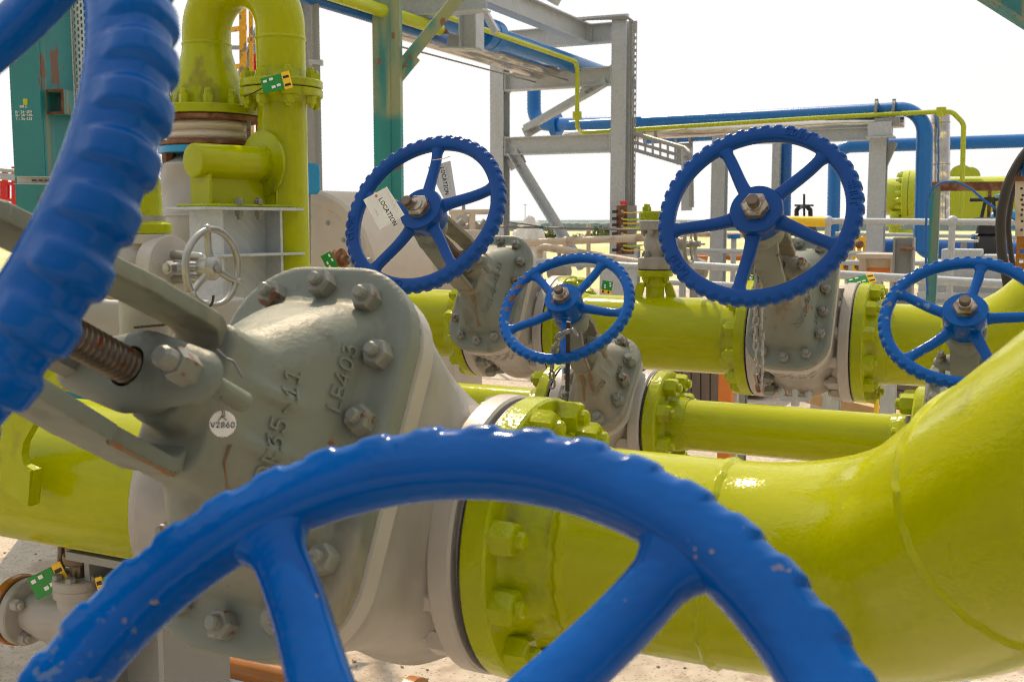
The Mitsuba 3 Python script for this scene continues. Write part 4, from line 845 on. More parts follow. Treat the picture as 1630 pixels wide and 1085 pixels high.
part(rk, 'stub_beam', bar(ath(874, -6, 9.0), ath(888, 2, 9.0), .08, .1), 'galvanised', 20)
# pipes running across, on top of the rack beam
def mline(u, v, h, h0, h1, dz=0): t_, z_ = tz(u, v, h); return [A(t_, h0, z_ + dz), A(t_, h1, z_ + dz)]
zb_top = None
ph_ = 10.2
p1 = thing('blue_pipe', 'upper blue pipe sloping across the rack top from upper left', 'pipe')
t_, z_ = tz(905, 99, ph_); bp1 = [A(t_, 2.8, z_), A(t_, H1 + 1.6, z_)]
part(p1, 'pipe_body', tube(bp1, .085, 28), 'pipe_blue')
hfl = brentq(lambda hh: CX + FPX * ((A(t_, hh, z_) - EYE) @ RT) / ((A(t_, hh, z_) - EYE) @ FW) - 776, 4, 10)
for o_ in (-.07, .075): part(p1, 'flange', tube([A(t_, hfl + o_ - .065, z_), A(t_, hfl + o_ + .065, z_)], .135, 32), 'pipe_blue')
p2 = thing('blue_pipe', 'lower blue pipe under the foil lagging, crossing at upper left', 'pipe')
t2_, z2_ = tz(690, 57, 7.0)
part(p2, 'pipe_body', tube([A(t2_, 2.8, z2_), A(t2_, 7.3, z2_)], .042, 28), 'pipe_blue_deep')
p3 = thing('lime_pipe', 'slim lime line with drop leg running over the rack', 'pipe')
t3, z3 = tz(913, 97, 10.0); HR = 11.0
def hr(u, v): return ath(u, v, HR)
l0 = A(t3, 10.1, z3)
lp_ = [A(t3, 2.8, z3), l0, A(t3, 10.1, (ath(914, 201, 10.1) - EYE)[2])]
lend = [hr(1493, 178), hr(1516, 178), hr(1534, 197), hr(1530, 360)]
zrow = (hr(1493, 178) - EYE)[2]
part(p3, 'pipe_body', tube(lp_[:2] + [lp_[2], A((hr(930, 190) - EYE) @ PX, HR - .1, lp_[2][2] - CAM_H), hr(1300, 188), lend[0], lend[1], lend[2], lend[3]], .0225, 14, bend=.10, steps=6), 'lime_far', 40)
for q_ in (lp_[2] + UP * .10, hr(1498, 178)): part(p3, 'union', tube([q_ - UP * .04, q_ + UP * .04], .045, 14), 'lime_far', 40)
p4 = thing('yellow_pipe', 'yellow lime pipe ending in a capped stub under the upper blue pipe', 'pipe')
t4, z4 = tz(700, 47, 6.9); part(p4, 'pipe_body', tube([A(t4, 2.8, z4), A(t4, 6.9, z4)], [.042, .042], 22), 'lime_far'); part(p4, 'cap', tube([A(t4, 6.9, z4), A(t4, 7.0, z4)], [.042, .012], 22), 'rust')
p5 = thing('lagged_pipe', 'foil lagged pipe hanging under the rack runner', 'pipe')
t5, z5 = tz(868, 108, ph_); part(p5, 'lagging', tube([A(t5, 7.7, z5), A(t5, H1 + .5, z5)], .075, 22), 'foil'); part(p5, 'lagging', tube([A(t5 - .16, 7.5, z5 - .03), A(t5 - .16, H1 + .5, z5 - .03)], .055, 18), 'foil')
tr_ = thing('support_wire', 'pair of thin wires strung below the lagged pipe', 'wire')
for o_ in (-.20, .16): part(tr_, 'wire', tube([A(t5 + o_, 7.6, z5 - .13), A(t5 + o_, H1, z5 - .11)], .008, 6), 'galv_dark')
for u in (822, 845, 876, 898):
    s_ = thing('pipe_shoe', {822: 'leftmost pipe shoe on the rack beam', 845: 'second pipe shoe from the left on the rack beam', 876: 'third pipe shoe from the left on the rack beam', 898: 'rightmost pipe shoe on the rack beam, below the lime bend'}[u], 'pipe shoe', 'pipe shoes on the rack beam')
    b_ = ath(u, 112, H1 - .02); part(s_, 'foot', bar(b_ - PX * .06, b_ + PX * .06, .012, .10, UP), 'galv_dark', 20); part(s_, 'web', bar(b_ + UP * .005, b_ + UP * .085, .07, .07, PX), 'galv_dark', 20)
# drop of the blue pipe behind the rack and the long run to the right
HRb = H1 + 1.6
p6 = thing('blue_pipe', 'long blue pipe running right from the rack then dropping down a riser', 'pipe')
q6 = [A((ath(850, 130, 12.3) - EYE) @ PX, 12.3, (ath(850, 120, 12.3) - EYE)[2]), ath(850, 195, 12.3), ath(885, 199, 12.2), ath(1000, 196, 11.6), ath(1473, 171, 11.05), ath(1468, 400, 11.05), ath(1540, 401, 11.05)]
for i, rr_ in ((0, .085),): part(p6, 'pipe_body', tube(q6[:4], rr_, 28, bend=.22, steps=8), 'pipe_blue', 40)
part(p6, 'pipe_body', tube([q6[3] - (q6[4] - q6[3]) * .24, q6[4], q6[5]], [.062, .066, .078], 28, bend=.26, steps=10), 'pipe_blue', 40)
part(p6, 'flange', tube([ath(884, 199, 12.2) - PX * .03, ath(884, 199, 12.2) + PX * .05], .15, 28), 'pipe_blue')
p7 = thing('lagged_pipe', 'shiny foil lagged pipe below the long blue pipe, with a tall foil drop', 'pipe')
part(p7, 'lagging', tube([ath(900, 217, 11.2), ath(1000, 214, 11.2), ath(1440, 193, 11.2)], .062, 24), 'foil', 40)
part(p7, 'drop_leg', tube([ath(1497, 178, 11.4), ath(1497, 350, 11.4)], .088, 28), 'foil', 40)
for v in (196, 262): part(p7, 'band', tube([ath(1497, v - 1, 11.4), ath(1497, v + 1, 11.4)], .0905, 28), 'galv_bright')
for u in (1028, 1046): part(p7, 'clamp', tube([ath(u - 2, 213, 11.2), ath(u + 2, 213, 11.2)], .075, 24), 'galv_dark')
p8 = thing('blue_pipe', 'short length of blue pipe seen low behind the left of the chained wheel', 'pipe')
part(p8, 'pipe_body', tube([ath(1026, 220, 13), ath(1150, 213, 13)], .075, 24), 'pipe_blue')
for u in (1078, 1100): part(p8, 'clip', tube([ath(u - 2, 217, 13), ath(u + 2, 217, 13)], .082, 24), 'galv_dark')
part(p8, 'bracket', bar(ath(1090, 228, 13), ath(1090, 262, 13), .20, .02, PX), 'galv_dark', 20)
# right hand rack
rk2 = thing('pipe_rack', 'lower galvanised pipe support frame behind the chained valve wheel, right', 'pipe rack')
H2 = 11.0
def colpx(u, vtop, h, w, nm='column', lo=None, mat='galvanised'):
    t_, z_ = tz(u, vtop, h); part(rk2, nm, ibeam(A(t_, h, -CAM_H if lo is None else lo), A(t_, h, z_), w, w * .95, MX, .011, .009), mat, 20)
colpx(1400, 205, H2, .165); colpx(1147, 208, H2 + .8, .155); colpx(1237, 226, H2 + .9, .085)
(ta_, z0_), (tb_, z1_) = tz(1160, 219, H2 + .1), tz(1388, 213, H2 + .1)
part(rk2, 'beam', ibeam(A(ta_, H2 + .1, z1_), A(tb_ + .05, H2 + .1, z1_), .125, .11, UP, .010, .008), 'galvanised', 20)
part(rk2, 'head_plate', bar(ath(1380, 220, H2 - .1), ath(1424, 218, H2 - .1), .014, .22, UP), 'galvanised', 20)
part(rk2, 'head_block', bar(ath(1383, 207, H2 - .06), ath(1420, 205, H2 - .06), .13, .16, UP), 'galvanised', 20)
part(rk2, 'knee', section(ath(1408, 262, H2), ath(1424, 226, H2), sbox(-.03, -.03, .03, .03), UP), 'galv_dark', 20)
part(rk2, 'saddle', bar(ath(1393, 195, H2 - .05), ath(1432, 193, H2 - .05), .07, .1, UP), 'galv_dark', 20)
for u in (1395, 1423): part(rk2, 'pipe_clamp', tube([ath(u - 2, 174, 11.07), ath(u + 2, 174, 11.07)], .082, 24), 'galv_dark'); part(rk2, 'clamp_bolt', lathe([(.018, 0), (.018, .06)], 8), 'galv_dark', 30, mz(ath(u, 168, 11.07), UP))
# instrument tubing and cable trunk on the rack column
tk = thing('cable_bundle', 'black and grey cable bundle with perforated tray running down the right rack column', 'cable')
for k, (u, r_, mt) in enumerate(((1003, .011, 'galv_dark'), (1006, .010, 'galv_dark'), (1009, .008, 'galv_dark'))):
    part(tk, 'cable', tube([ath(905 + 3 * k, 34 - k, H1 - .12), ath(u - 8, 26 + 2 * k, H1 - .12), ath(u, 30 + 2 * k, H1 - .12), ath(u - 1, 480, H1 - .12)], r_, 10, bend=.12), mt)
tt, _ = tz(1007, 200, H1 - .10)
hz = (ath(1005, 34, H1 - .09) - EYE)[2] + .9
trp = sbox(0, 0, .032, hz).difference(unary_union([sbox(.010, .02 + j * .06, .024, .050 + j * .06) for j in range(int(hz / .06) - 1)]))
part(tk, 'tray', xf(trimesh.creation.extrude_polygon(trp, .002, engine='earcut'), mat4(PX, UP, -MX, A(tt, H1 - .09, -.9))), 'galvanised', False)
part(tk, 'top_tray', bar(ath(905, 32, H1 - .1), ath(1000, 25, H1 - .1), .03, .05, UP), 'galvanised', 20)
jb = thing('terminal_strip', 'brown terminal strip with yellow green earth wires on the right rack column', 'terminal strip')
q0 = ath(993, 327, H1 - .18); q1 = ath(993, 474, H1 - .18)
part(jb, 'backing', bar(q0, q1, .15, .02, PX), 'rust', 20); part(jb, 'red_cap', bar(ath(988, 323, H1 - .21), ath(998, 323, H1 - .21), .035, .03, UP), 'red', 20)
part(jb, 'cover', bar(ath(1006, 327, H1 - .19), ath(1006, 395, H1 - .19), .09, .03, PX), 'galv_dark', 20)
for k, v in enumerate(np.linspace(336, 468, 12)): part(jb, 'terminal', trimesh.creation.icosphere(1, .018), 'galv_bright', True, shift(*ath(991, v, H1 - .20)))
for v in (337, 348, 358, 372, 398, 455): part(jb, 'side_clip', bar(ath(975, v, H1 - .19), ath(983, v, H1 - .19), .03, .03, UP), 'black', 20)
for k, v in enumerate((337, 348, 354, 361, 372, 390, 397, 474)):
    part(jb, 'earth_wire', tube([ath(992, v + 1, H1 - .22), ath(1004, v + 2, H1 - .26), ath(1024, v, H1 - .16)], .009 if k % 2 else .006, 6), 'lime_far' if k % 2 else 'yellow')
pbx = thing('steel_box', 'grey steel box standing below the terminal strip', 'box')
g_ = atg(985, 560); part(pbx, 'shell', bar(np.array([*ath(983, 500, H1 - .3)[:2], 0]), ath(983, 405, H1 - .3) * np.array([1, 1, 1]), .30, .2, PX), 'galvanised', 20)
ctb = thing('cable_ladder', 'galvanised cable ladder branching right from the rack column', 'cable ladder')
for (dv, r_) in ((0, .022), (14, .016), (26, .018)):
    part(ctb, 'side_rail', tube([ath(1008, 212 + dv, H1 - .1), ath(1090, 236 + dv, H1 - .6), ath(1100, 246 + dv, H1 - .7), ath(1101, 330, H1 - .7)], r_, 8, bend=.08), 'galv_dark')
for k in range(7):
    u = 1015 + k * 12; part(ctb, 'rung', bar(ath(u, 213 + k * 3.5, H1 - .12 - .07 * k), ath(u, 243 + k * 3.5, H1 - .12 - .07 * k), .02, .02), 'galvanised', 20)
part(ctb, 'back_plate', bar(ath(1093, 236, H1 - .6), ath(1093, 335, H1 - .6), .10, .015, PX), 'galvanised', 20)
# blue loop further right
p9 = thing('blue_pipe', 'far blue pipe looping from a vertical leg to the right edge', 'pipe')
part(p9, 'pipe_body', tube([ath(1325, 420, 14), ath(1329, 234, 14), ath(1700, 222, 14)], .078, 24, bend=.2), 'pipe_blue', 40)
p10 = thing('blue_pipe', 'vertical blue pipe seen through the chained wheel, beside a slim post', 'pipe')
part(p10, 'pipe_body', tube([ath(1247, 440, 12), ath(1251, 224, 12)], .066, 24), 'pipe_blue_deep', 40)

# ---------------------------------------------------------------- right edge: big lime line, blue line with black valve, hoses
p11 = thing('lime_vessel', 'large lime pipe with heavy bolted flange pair, far right', 'pipe')
va_, vb_ = ath(1400, 314, 15.5), ath(1720, 309, 15.5); ax_ = norm(vb_ - va_)
part(p11, 'shell', tube([va_, vb_], .245, 40), 'lime_far')
f0 = ath(1449, 313, 15.5)
for sg in (-1, 1):
    part(p11, 'flange', xf(lathe([(.24, .003), (.345, .003), (.35, .01), (.35, .075), (.34, .085), (.26, .09), (.25, .16)], 48), mz(f0, ax_ * sg)), 'lime_far', 35)
    bolt_ring(p11, 'nut', f0 + ax_ * sg * .085, ax_ * sg, .305, 20, nut(.055, .05, .018, .03), 'lime_far')
for k in (0, .32, .60): pass
for u in (1521, 1545): part(p11, 'saddle', xf(trimesh.creation.extrude_polygon(Polygon([(-.20, 0), (.20, 0), (.16, .50), (-.16, .50)]), .05, engine='earcut'), mat4(PX, UP, -MX, np.array([*ath(u, 350, 15.2)[:2], ath(u, 356, 15.2)[2]]))), 'lime_far', 20)
for u, s_ in ((1530, 1.0), (1545, .8)): part(p11, 'lifting_lug', xf(plate(Polygon([(.15 * s_ * math.cos(a), .15 * s_ * math.sin(a)) for a in np.linspace(0, np.pi, 14)]), .04), mat4(PX, UP, -MX, ath(u, 281, 15.4))), 'lime_far')
part(p11, 'drain', tube([ath(1424, 336, 15.3), ath(1424, 352, 15.3)], .06, 16), 'lime_far'); part(p11, 'drain_flange', tube([ath(1424, 355, 15.2), ath(1424, 360, 15.2)], .12, 20), 'lime_far'); part(p11, 'drain_body', tube([ath(1424, 360, 15.2), ath(1424, 376, 15.2)], .075, 18), 'lime_far')
part(p11, 'drain_pipe', tube([ath(1424, 371, 15.2), ath(1462, 370, 15.2)], .045, 14), 'lime_far')
p12 = thing('blue_pipe', 'blue pipe with a black gate valve at right, in front of the lime vessel', 'pipe')
hb_ = 11.2
ba, bb = ath(1406, 391, hb_), ath(1700, 401, hb_); bax = norm(bb - ba)
part(p12, 'pipe_body', tube([ath(1404, 392, hb_), ath(1446, 392, hb_)], .075, 24), 'pipe_blue_deep'); part(p12, 'cap', trimesh.creation.icosphere(2, .075), 'pipe_blue_deep', True, shift(*ath(1406, 392, hb_)))
part(p12, 'pipe_body', tube([ath(1480, 398, hb_), ath(1548, 400, hb_)], .105, 28), 'pipe_blue_deep'); part(p12, 'flange', tube([ath(1546, 400, hb_), ath(1551, 400, hb_)], .165, 28), 'pipe_blue_deep')
part(p12, 'pipe_body', tube([ath(1592, 402, hb_), ath(1700, 405, hb_)], .105, 28), 'pipe_blue_deep'); part(p12, 'flange', tube([ath(1590, 402, hb_), ath(1595, 402, hb_)], .165, 28), 'pipe_blue_deep')
part(p12, 'elbow', tube([ath(1468, 360, hb_ - .1), ath(1469, 399, hb_), ath(1500, 399, hb_)], .085, 24, bend=.18), 'pipe_blue')
bv = thing('black_valve', 'black gate valve with T handle on the blue pipe at right', 'valve')
vc_ = ath(1571, 402, hb_)
part(bv, 'body', hullbody := m2t(hull_spheres([((-.10, 0, 0), (.03, .15, .15)), ((.10, 0, 0), (.03, .15, .15)), ((0, 0, .12), (.10, .10, .10)), ((0, 0, -.05), (.10, .12, .12))], 20)), 'black', 40, mat4(PX, MX, UP, vc_))
for sg in (-1, 1): part(bv, 'end_flange', lathe([(.165, 0), (.165, .035), (.12, .04)], 28), 'black', 30, mz(vc_ + PX * sg * .125, -PX * sg))
zh_ = lambda v: np.array([vc_[0], vc_[1], ath(1571, v, hb_)[2]])
part(bv, 'bonnet', tube([zh_(372), zh_(352), zh_(350), zh_(346)], [.11, .09, .12, .12], 20), 'black'); part(bv, 'bonnet_flange', tube([zh_(352), zh_(346)], .13, 20), 'galv_dark')
for sx in (-1, 1): part(bv, 'yoke', bar(zh_(346) + PX * .06 * sx, zh_(320) + PX * .035 * sx, .03, .04, PX), 'black', 20)
part(bv, 'handle', tube([zh_(318) - PX * .17, zh_(317) + PX * .17], .018, 10), 'black'); part(bv, 'hub', tube([zh_(322), zh_(314)], .05, 14), 'black'); part(bv, 'stem', tube([zh_(346), zh_(293)], .016, 10), 'rust')
bv2 = thing('black_valve', 'tiny dark valve yoke standing on the rail seen through the chained wheel', 'valve')
h_ = 12.5; y_ = lambda u, v: ath(u, v, h_)
for sx in (-1, 1): part(bv2, 'yoke', tube([y_(1279 + 11 * sx, 350), y_(1279 + 11 * sx, 334), y_(1279 + 5 * sx, 329)], .026, 8, bend=.03), 'black')
part(bv2, 'top', tube([y_(1279, 332), y_(1279, 326)], [.06, .03], 14), 'black'); part(bv2, 'handle', bar(y_(1265, 327), y_(1295, 327), .02, .03, UP), 'black', 20); part(bv2, 'stem', tube([y_(1280, 349), y_(1280, 309)], .013, 8), 'black')
part(bv2, 'bonnet', tube([y_(1279, 375), y_(1279, 352)], [.16, .12], 16), 'black'); part(bv2, 'standpipe', tube([y_(1279, 440), y_(1279, 372)], .10, 16), 'galv_dark')
fr = thing('pipe_stand', 'rust speckled dark green steel frame with one post at right', 'frame')
hf = 5.6
part(fr, 'post', bar(np.array([*ath(1489, 300, hf)[:2], 0]), ath(1490, 296, hf), .045, .045, PX), 'teal_paint', 20)
part(fr, 'top_bar', bar(ath(1484, 297, hf), ath(1700, 296, hf), .042, .045, UP), 'rust', 20)
hz_ = thing('blue_hose', 'thin blue hose looping over the dark green frame', 'hose')
part(hz_, 'hose', tube([ath(u, v, 5.3) for u, v in ((1477, 470), (1474, 420), (1474, 360), (1476, 318), (1484, 300), (1500, 290), (1522, 289), (1545, 300), (1568, 320), (1590, 336), (1640, 362))], .0055, 8, bend=.05), 'pipe_blue_deep')
bh = thing('black_hose', 'pair of thick black hoses arching down at the right edge', 'hose')
part(bh, 'hose', tube([ath(u, v, 4.6) for u, v in ((1660, 215), (1630, 245), (1604, 290), (1592, 345), (1594, 400), (1604, 450), (1612, 560))], .0185, 14, bend=.4), 'rubber')
part(bh, 'hose', tube([ath(u, v, 4.7) for u, v in ((1670, 240), (1634, 258), (1612, 300), (1604, 360), (1610, 410), (1622, 470), (1630, 560))], .0105, 12, bend=.3), 'rubber')
rs_ = thing('perforated_strut', 'rust red perforated strut at the right edge under a beige panel', 'strut')
hol = unary_union([sbox(.012, .015 + .036 * j, .026, .030 + .036 * j) for j in range(30)] + [sbox(.05, .015 + .036 * j, .060, .030 + .036 * j) for j in range(30)])
bq = ath(1615, 446, 4.4)
part(rs_, 'strut', xf(trimesh.creation.extrude_polygon(sbox(0, 0, .075, 1.15).difference(hol), .004, engine='earcut'), mat4(PX, UP, -MX, bq - UP * .96)), 'ochre', False)
bpn = thing('scale_panel', 'weathered beige panel with dark screw holes at the right edge', 'panel')
part(bpn, 'board', bar(ath(1634, 376, 4.4), ath(1634, 288, 4.4), .075, .02, PX), 'rail_beige', 20); part(bpn, 'cap', bar(ath(1634, 288, 4.39), ath(1634, 280, 4.39), .08, .03, PX), 'rust', 20)
for v in (300, 311, 318, 326, 334, 342, 352, 366): part(bpn, 'hole', lathe([(.005, 0), (.005, .001)], 8), 'black', 30, mz(ath(1626 + (v % 3), v, 4.365), -MX))
cb2 = thing('blue_control_box', 'small dark blue control box at the right edge above the panel', 'box')
part(cb2, 'shell', xf(bevel_box(.06, .05, .10, .008), shift(*ath(1642, 262, 4.6))), 'pipe_blue_deep')
# handrails
hr1 = thing('handrail', 'grey tubular handrail with ball joints, right background', 'handrail')
h7 = 8.6
part(hr1, 'rail', tube([ath(1318, 352, h7), ath(1640, 354, h7)], .024, 12), 'galvanised'); part(hr1, 'mid_rail', tube([ath(1330, 418, h7), ath(1640, 420, h7)], .020, 12), 'galvanised')
for u in (1318, 1516): part(hr1, 'post', tube([ath(u, 354, h7), np.array([*ath(u, 354, h7)[:2], 0])], .024, 12), 'galvanised'); part(hr1, 'ball', trimesh.creation.icosphere(2, .042), 'galvanised', True, shift(*ath(u, 352, h7)))
part(hr1, 'yellow_sleeve', tube([ath(1246, 352, h7), ath(1316, 353, h7)], .040, 14), 'yellow')
hr2 = thing('guard_rail', 'low worn grey rail running behind the right edge valve', 'rail')
part(hr2, 'rail', tube([ath(1318, 436, 6.2), ath(1700, 458, 6.2)], .024, 12), 'galvanised')
hr2b = thing('guard_rail', 'low grey rail seen left and right of the chained valve', 'rail')
part(hr2b, 'rail', tube([ath(1085, 421, 6.6), ath(1330, 436, 6.6)], .024, 12), 'galvanised')
hr3 = thing('handrail', 'rusty cream tubular handrail behind the central small wheel', 'handrail')
part(hr3, 'rail', tube([ath(820, 387, 9), ath(1036, 378, 9)], .033, 12), 'rail_beige'); part(hr3, 'clamp', tube([ath(899, 384, 9), ath(904, 384, 9)], .045, 12), 'rail_beige')
part(hr3, 'post', tube([ath(901, 384, 9), np.array([*ath(901, 384, 9)[:2], 0])], .026, 10), 'rail_beige')
hr4 = thing('handrail', 'cream bent handrail frame left of the central wheel', 'handrail')
part(hr4, 'rail', tube([ath(857, 470, 8), ath(859, 396, 8), ath(866, 393, 8), ath(1030, 420, 8)], .030, 12, bend=.08), 'rail_beige'); part(hr4, 'leg', tube([ath(857, 470, 8), np.array([*ath(857, 470, 8)[:2], 0])], .028, 10), 'rail_beige')
hr5 = thing('guard_rail', 'grey rail running low behind the central small wheel', 'rail')
part(hr5, 'rail', tube([ath(846, 416, 7.4), ath(1040, 425, 7.4)], .026, 12), 'galvanised')
hr6 = thing('handrail', 'far beige double handrail seen through the left of the chained wheel', 'handrail')
for v in (372, 403): part(hr6, 'rail', tube([ath(1075, v, 12), ath(1215, v + 3, 12)], .030, 10), 'rail_beige' if v == 372 else 'galvanised')
for u in (1148, 1206): part(hr6, 'post', tube([ath(u, 372, 12), np.array([*ath(u, 372, 12)[:2], 0])], .030, 10), 'rail_beige')
for u0, u1, v in ((1104, 1126, 410), (1155, 1180, 410)): part(hr6, 'orange_sleeve', tube([ath(u0, v, 11.9), ath(u1, v + 1, 11.9)], .028, 10), 'orange')
bpo = thing('blue_post', 'pale blue post with cap beside the beige handrail', 'post'); part(bpo, 'shaft', tube([ath(1168, 378, 11.5), np.array([*ath(1168, 378, 11.5)[:2], 0])], .03, 12), 'galvanised'); part(bpo, 'cap', tube([ath(1168, 380, 11.5), ath(1168, 373, 11.5)], .07, 14), 'pipe_blue')
# yellow safety fence
yf = thing('safety_fence', 'yellow plastic safety fence with red knobs, right background', 'fence')
for k in range(7): part(yf, 'picket', bar(ath(1340 + 9 * k, 440, 13.5), ath(1341 + 9 * k, 371, 13.5), .045, .02, PX), 'yellow', 20)
for v in (384, 426): part(yf, 'board', bar(ath(1336, v, 13.45), ath(1402, v, 13.45), .10, .02, UP), 'yellow', 20)
for u, v in ((1368, 389), (1367, 424), (1349, 424)): part(yf, 'knob', trimesh.creation.icosphere(2, .05), 'rust', True, shift(*ath(u, v, 13.3)))
cr = thing('crate', 'beige steel crate with an orange pipe inside, right background', 'crate')
hc = 8.2; zc_ = ath(1400, 440, hc)[2]
for u in (1374, 1424): part(cr, 'post', bar(np.array([*ath(u, 440, hc)[:2], 0]), ath(u, 407, hc), .05, .05, PX), 'beige_paint', 20)
part(cr, 'top', bar(ath(1370, 406, hc), ath(1432, 407, hc), .03, .5, UP), 'beige_paint', 20); part(cr, 'board', bar(ath(1376, 416, hc + .03), ath(1424, 416, hc + .03), .09, .02, UP), 'rail_beige', 20); part(cr, 'back', bar(ath(1374, 434, hc + .1), ath(1426, 434, hc + .1), .10, .02, UP), 'rail_beige', 20)
part(cr, 'orange_pipe', tube([ath(1376, 427, hc + .06), ath(1424, 428, hc + .06)], .028, 10), 'orange')
bs_ = thing('steel_post', 'short dark brown steel channel post right of the beige crate', 'post')
part(bs_, 'channel', ibeam(np.array([*ath(1440, 440, 7.4)[:2], 0]), ath(1440, 378, 7.4), .125, .12, PX, .012, .010), 'galv_dark', 20); part(bs_, 'cross_plate', bar(ath(1433, 396, 7.36), ath(1455, 396, 7.36), .02, .1, UP), 'rust', 20)
# grey machinery silhouettes low right
gm = thing('grey_skid', 'grey machinery skid with boxes, low in the right background', 'machinery')
for u, v, w_, h__ in ((1500, 462, .35, .5), (1530, 455, .30, .6), (1562, 468, .5, .45), (1595, 455, .3, .5)): part(gm, 'box', xf(bevel_box(w_, .3, h__, .01), mat4(PX, MX, UP, np.array([*ath(u, v, 9.5)[:2], max(.3, ath(u, v, 9.5)[2])]))), 'galvanised', 20)
for v in (448, 470, 486): part(gm, 'grating', bar(ath(1460, v, 9.2), ath(1640, v + 2, 9.2), .05, .04, UP), 'galvanised', 20)

# ---------------------------------------------------------------- middle distance behind the tagged wheel
cb = thing('cabinet', 'beige site cabinet behind the tagged wheel', 'cabinet')
dC = 8.5
part(cb, 'shell', xf(bevel_box(.62, .5, .75, .01), mat4(PX, MX, UP, np.array([*atd(692, 440, dC)[:2], atd(692, 442, dC)[2]]))), 'beige_paint', 20)
part(cb, 'door', bar(atd(662, 405, dC - .27), atd(662, 470, dC - .27), .20, .01, RT), 'beige_paint', 20); part(cb, 'plinth', bar(np.array([*atd(692, 440, dC)[:2], 0]), atd(692, 480, dC), .6, .45, PX), 'beige_paint', 20)
part(cb, 'label_plate', bar(atd(668, 384, dC - .30), atd(668, 399, dC - .30), .06, .008, RT), 'galv_dark', 20)
bf = thing('brown_frame', 'rusty brown steel frame beyond the tagged wheel', 'frame')
for u in (722, 752, 795): part(bf, 'post', bar(np.array([*atd(u, 400, 13)[:2], 0]), atd(u, 335, 13), .07, .07, RT), 'rail_beige', 20)
for v in (338, 372): part(bf, 'beam', bar(atd(715, v, 13), atd(800, v - 1, 13), .06, .06, UP), 'rail_beige', 20)
part(bf, 'pipework', cat(*[tube([atd(728 + 9 * k, 360 + (k % 3) * 5, 13.2), atd(738 + 9 * k, 352 + (k % 2) * 9, 13.2)], .05, 8) for k in range(7)]), 'galv_dark')
wr = thing('wire_rope', 'two thin wire ropes with green clips crossing the centre background', 'wire rope')
part(wr, 'rope', tube([atd(790, 352, 9), atd(830, 356, 9), atd(870, 362, 9)], .006, 6), 'wire'); part(wr, 'rope', tube([atd(790, 361, 9), atd(900, 363, 9), atd(1030, 366, 9)], .009, 6), 'wire')
for u, v in ((862, 362), (950, 365)): part(wr, 'clip', xf(bevel_box(.03, .03, .025, .005), shift(*atd(u, v, 8.98))), 'clip_green')
wp = thing('timber_post', 'weathered wooden post with brace in the field', 'post'); part(wp, 'post', bar(np.array([*atd(937, 400, 12)[:2], 0]), atd(937, 356, 12), .045, .045, RT), 'rail_beige', 20); part(wp, 'brace', bar(atd(936, 372, 12), atd(922, 384, 12), .03, .03), 'rail_beige', 20)
wb = thing('white_sheet', 'heap of white plastic sheeting beside the tagged valve', 'sheet')
sh = trimesh.creation.icosphere(3, 1.0); vv2 = np.asarray(sh.vertices); sh.vertices = vv2 * np.array([.16, .12, .24]) * (1 + .8 * (meshkit.fbm(vv2 * 2.3, 3, 9)[:, None] - .5))
part(wb, 'sheet', xf(sh, shift(*atd(842, 390, 10))), 'white', 25)
lm_ = thing('lamp_mast', 'distant thin lighting mast on the horizon', 'mast'); q_ = atg(836, 357.2); dq = (q_ - EYE) @ FW
part(lm_, 'pole', tube([q_, atd(836, 326, dq)], [4.0, 2.0], 6) if dq > 3000 else tube([q_, atd(836, 326, dq)], dq * .0003, 6), 'galvanised'); part(lm_, 'head', bar(atd(833, 326, dq), atd(839, 326, dq), dq * .0006, dq * .0006, UP), 'galvanised', 20)

# ---------------------------------------------------------------- more railings and small plant in the bright yard behind
for k, (u0, v0, u1, v1, h_, lab) in enumerate(((1060, 398, 1400, 404, 10.5, 'upper grey rail crossing the yard behind the chained wheel'), (1330, 372, 1640, 378, 12.6, 'far grey rail in front of the yellow fence'), (700, 414, 860, 416, 9.6, 'pale rail beside the beige site cabinet'), (1040, 448, 1190, 455, 8.0, 'low pale rail left of the chained valve'))):
    r_ = thing('guard_rail', lab, 'rail'); part(r_, 'rail', tube([ath(u0, v0, h_), ath(u1, v1, h_)], .022, 10), 'galvanised')
    for q_ in (.08, .5, .92): p_ = ath(u0 + (u1 - u0) * q_, v0 + (v1 - v0) * q_, h_); part(r_, 'post', tube([p_, np.array([p_[0], p_[1], 0])], .020, 8), 'galvanised')
for k, (u, v0, h_, w_, mt, lab) in enumerate(((1088, 352, 13, .07, 'galvanised', 'slim grey post beyond the beige double rail'), (1196, 366, 13, .09, 'rail_beige', 'beige post right of the pale blue post'), (1352, 352, 14, .06, 'galvanised', 'thin grey post before the yellow fence'), (1010, 392, 11, .10, 'galvanised', 'short grey post right of the terminal strip'), (1604, 372, 12, .08, 'galvanised', 'grey post near the right edge behind the hoses'))):
    k_ = thing('steel_post', lab, 'post'); p_ = ath(u, v0, h_); part(k_, 'shaft', ibeam(np.array([p_[0], p_[1], 0]), p_, w_, w_, MX, .008, .006), mt, 20); part(k_, 'base', bar(np.array([p_[0], p_[1], .0]), np.array([p_[0], p_[1], .02]), w_ * 2.2, w_ * 2.2, MX), 'galv_dark', 20)
def yard_valve(u, v, h_, s_, mt, lab):
    k_ = thing('yard_valve', lab, 'valve'); c_ = ath(u, v, h_)
    part(k_, 'body', xf(hull_v, mat4(PX, MX, UP, c_, s_)), mt, 40); part(k_, 'riser', tube([np.array([c_[0], c_[1], 0]), c_], .05 * s_, 12), mt)
    part(k_, 'yoke', xf(lathe([(.06, .12), (.03, .16), (.025, .30)], 14), mat4(PX, MX, UP, c_, s_)), 'galv_dark'); part(k_, 'handwheel', xf(torus_wheel_rim(.13, .025, .025, 12, 0., 40, 10), mat4(PX, MX, UP, c_ + UP * .30 * s_, s_)), mt, True)
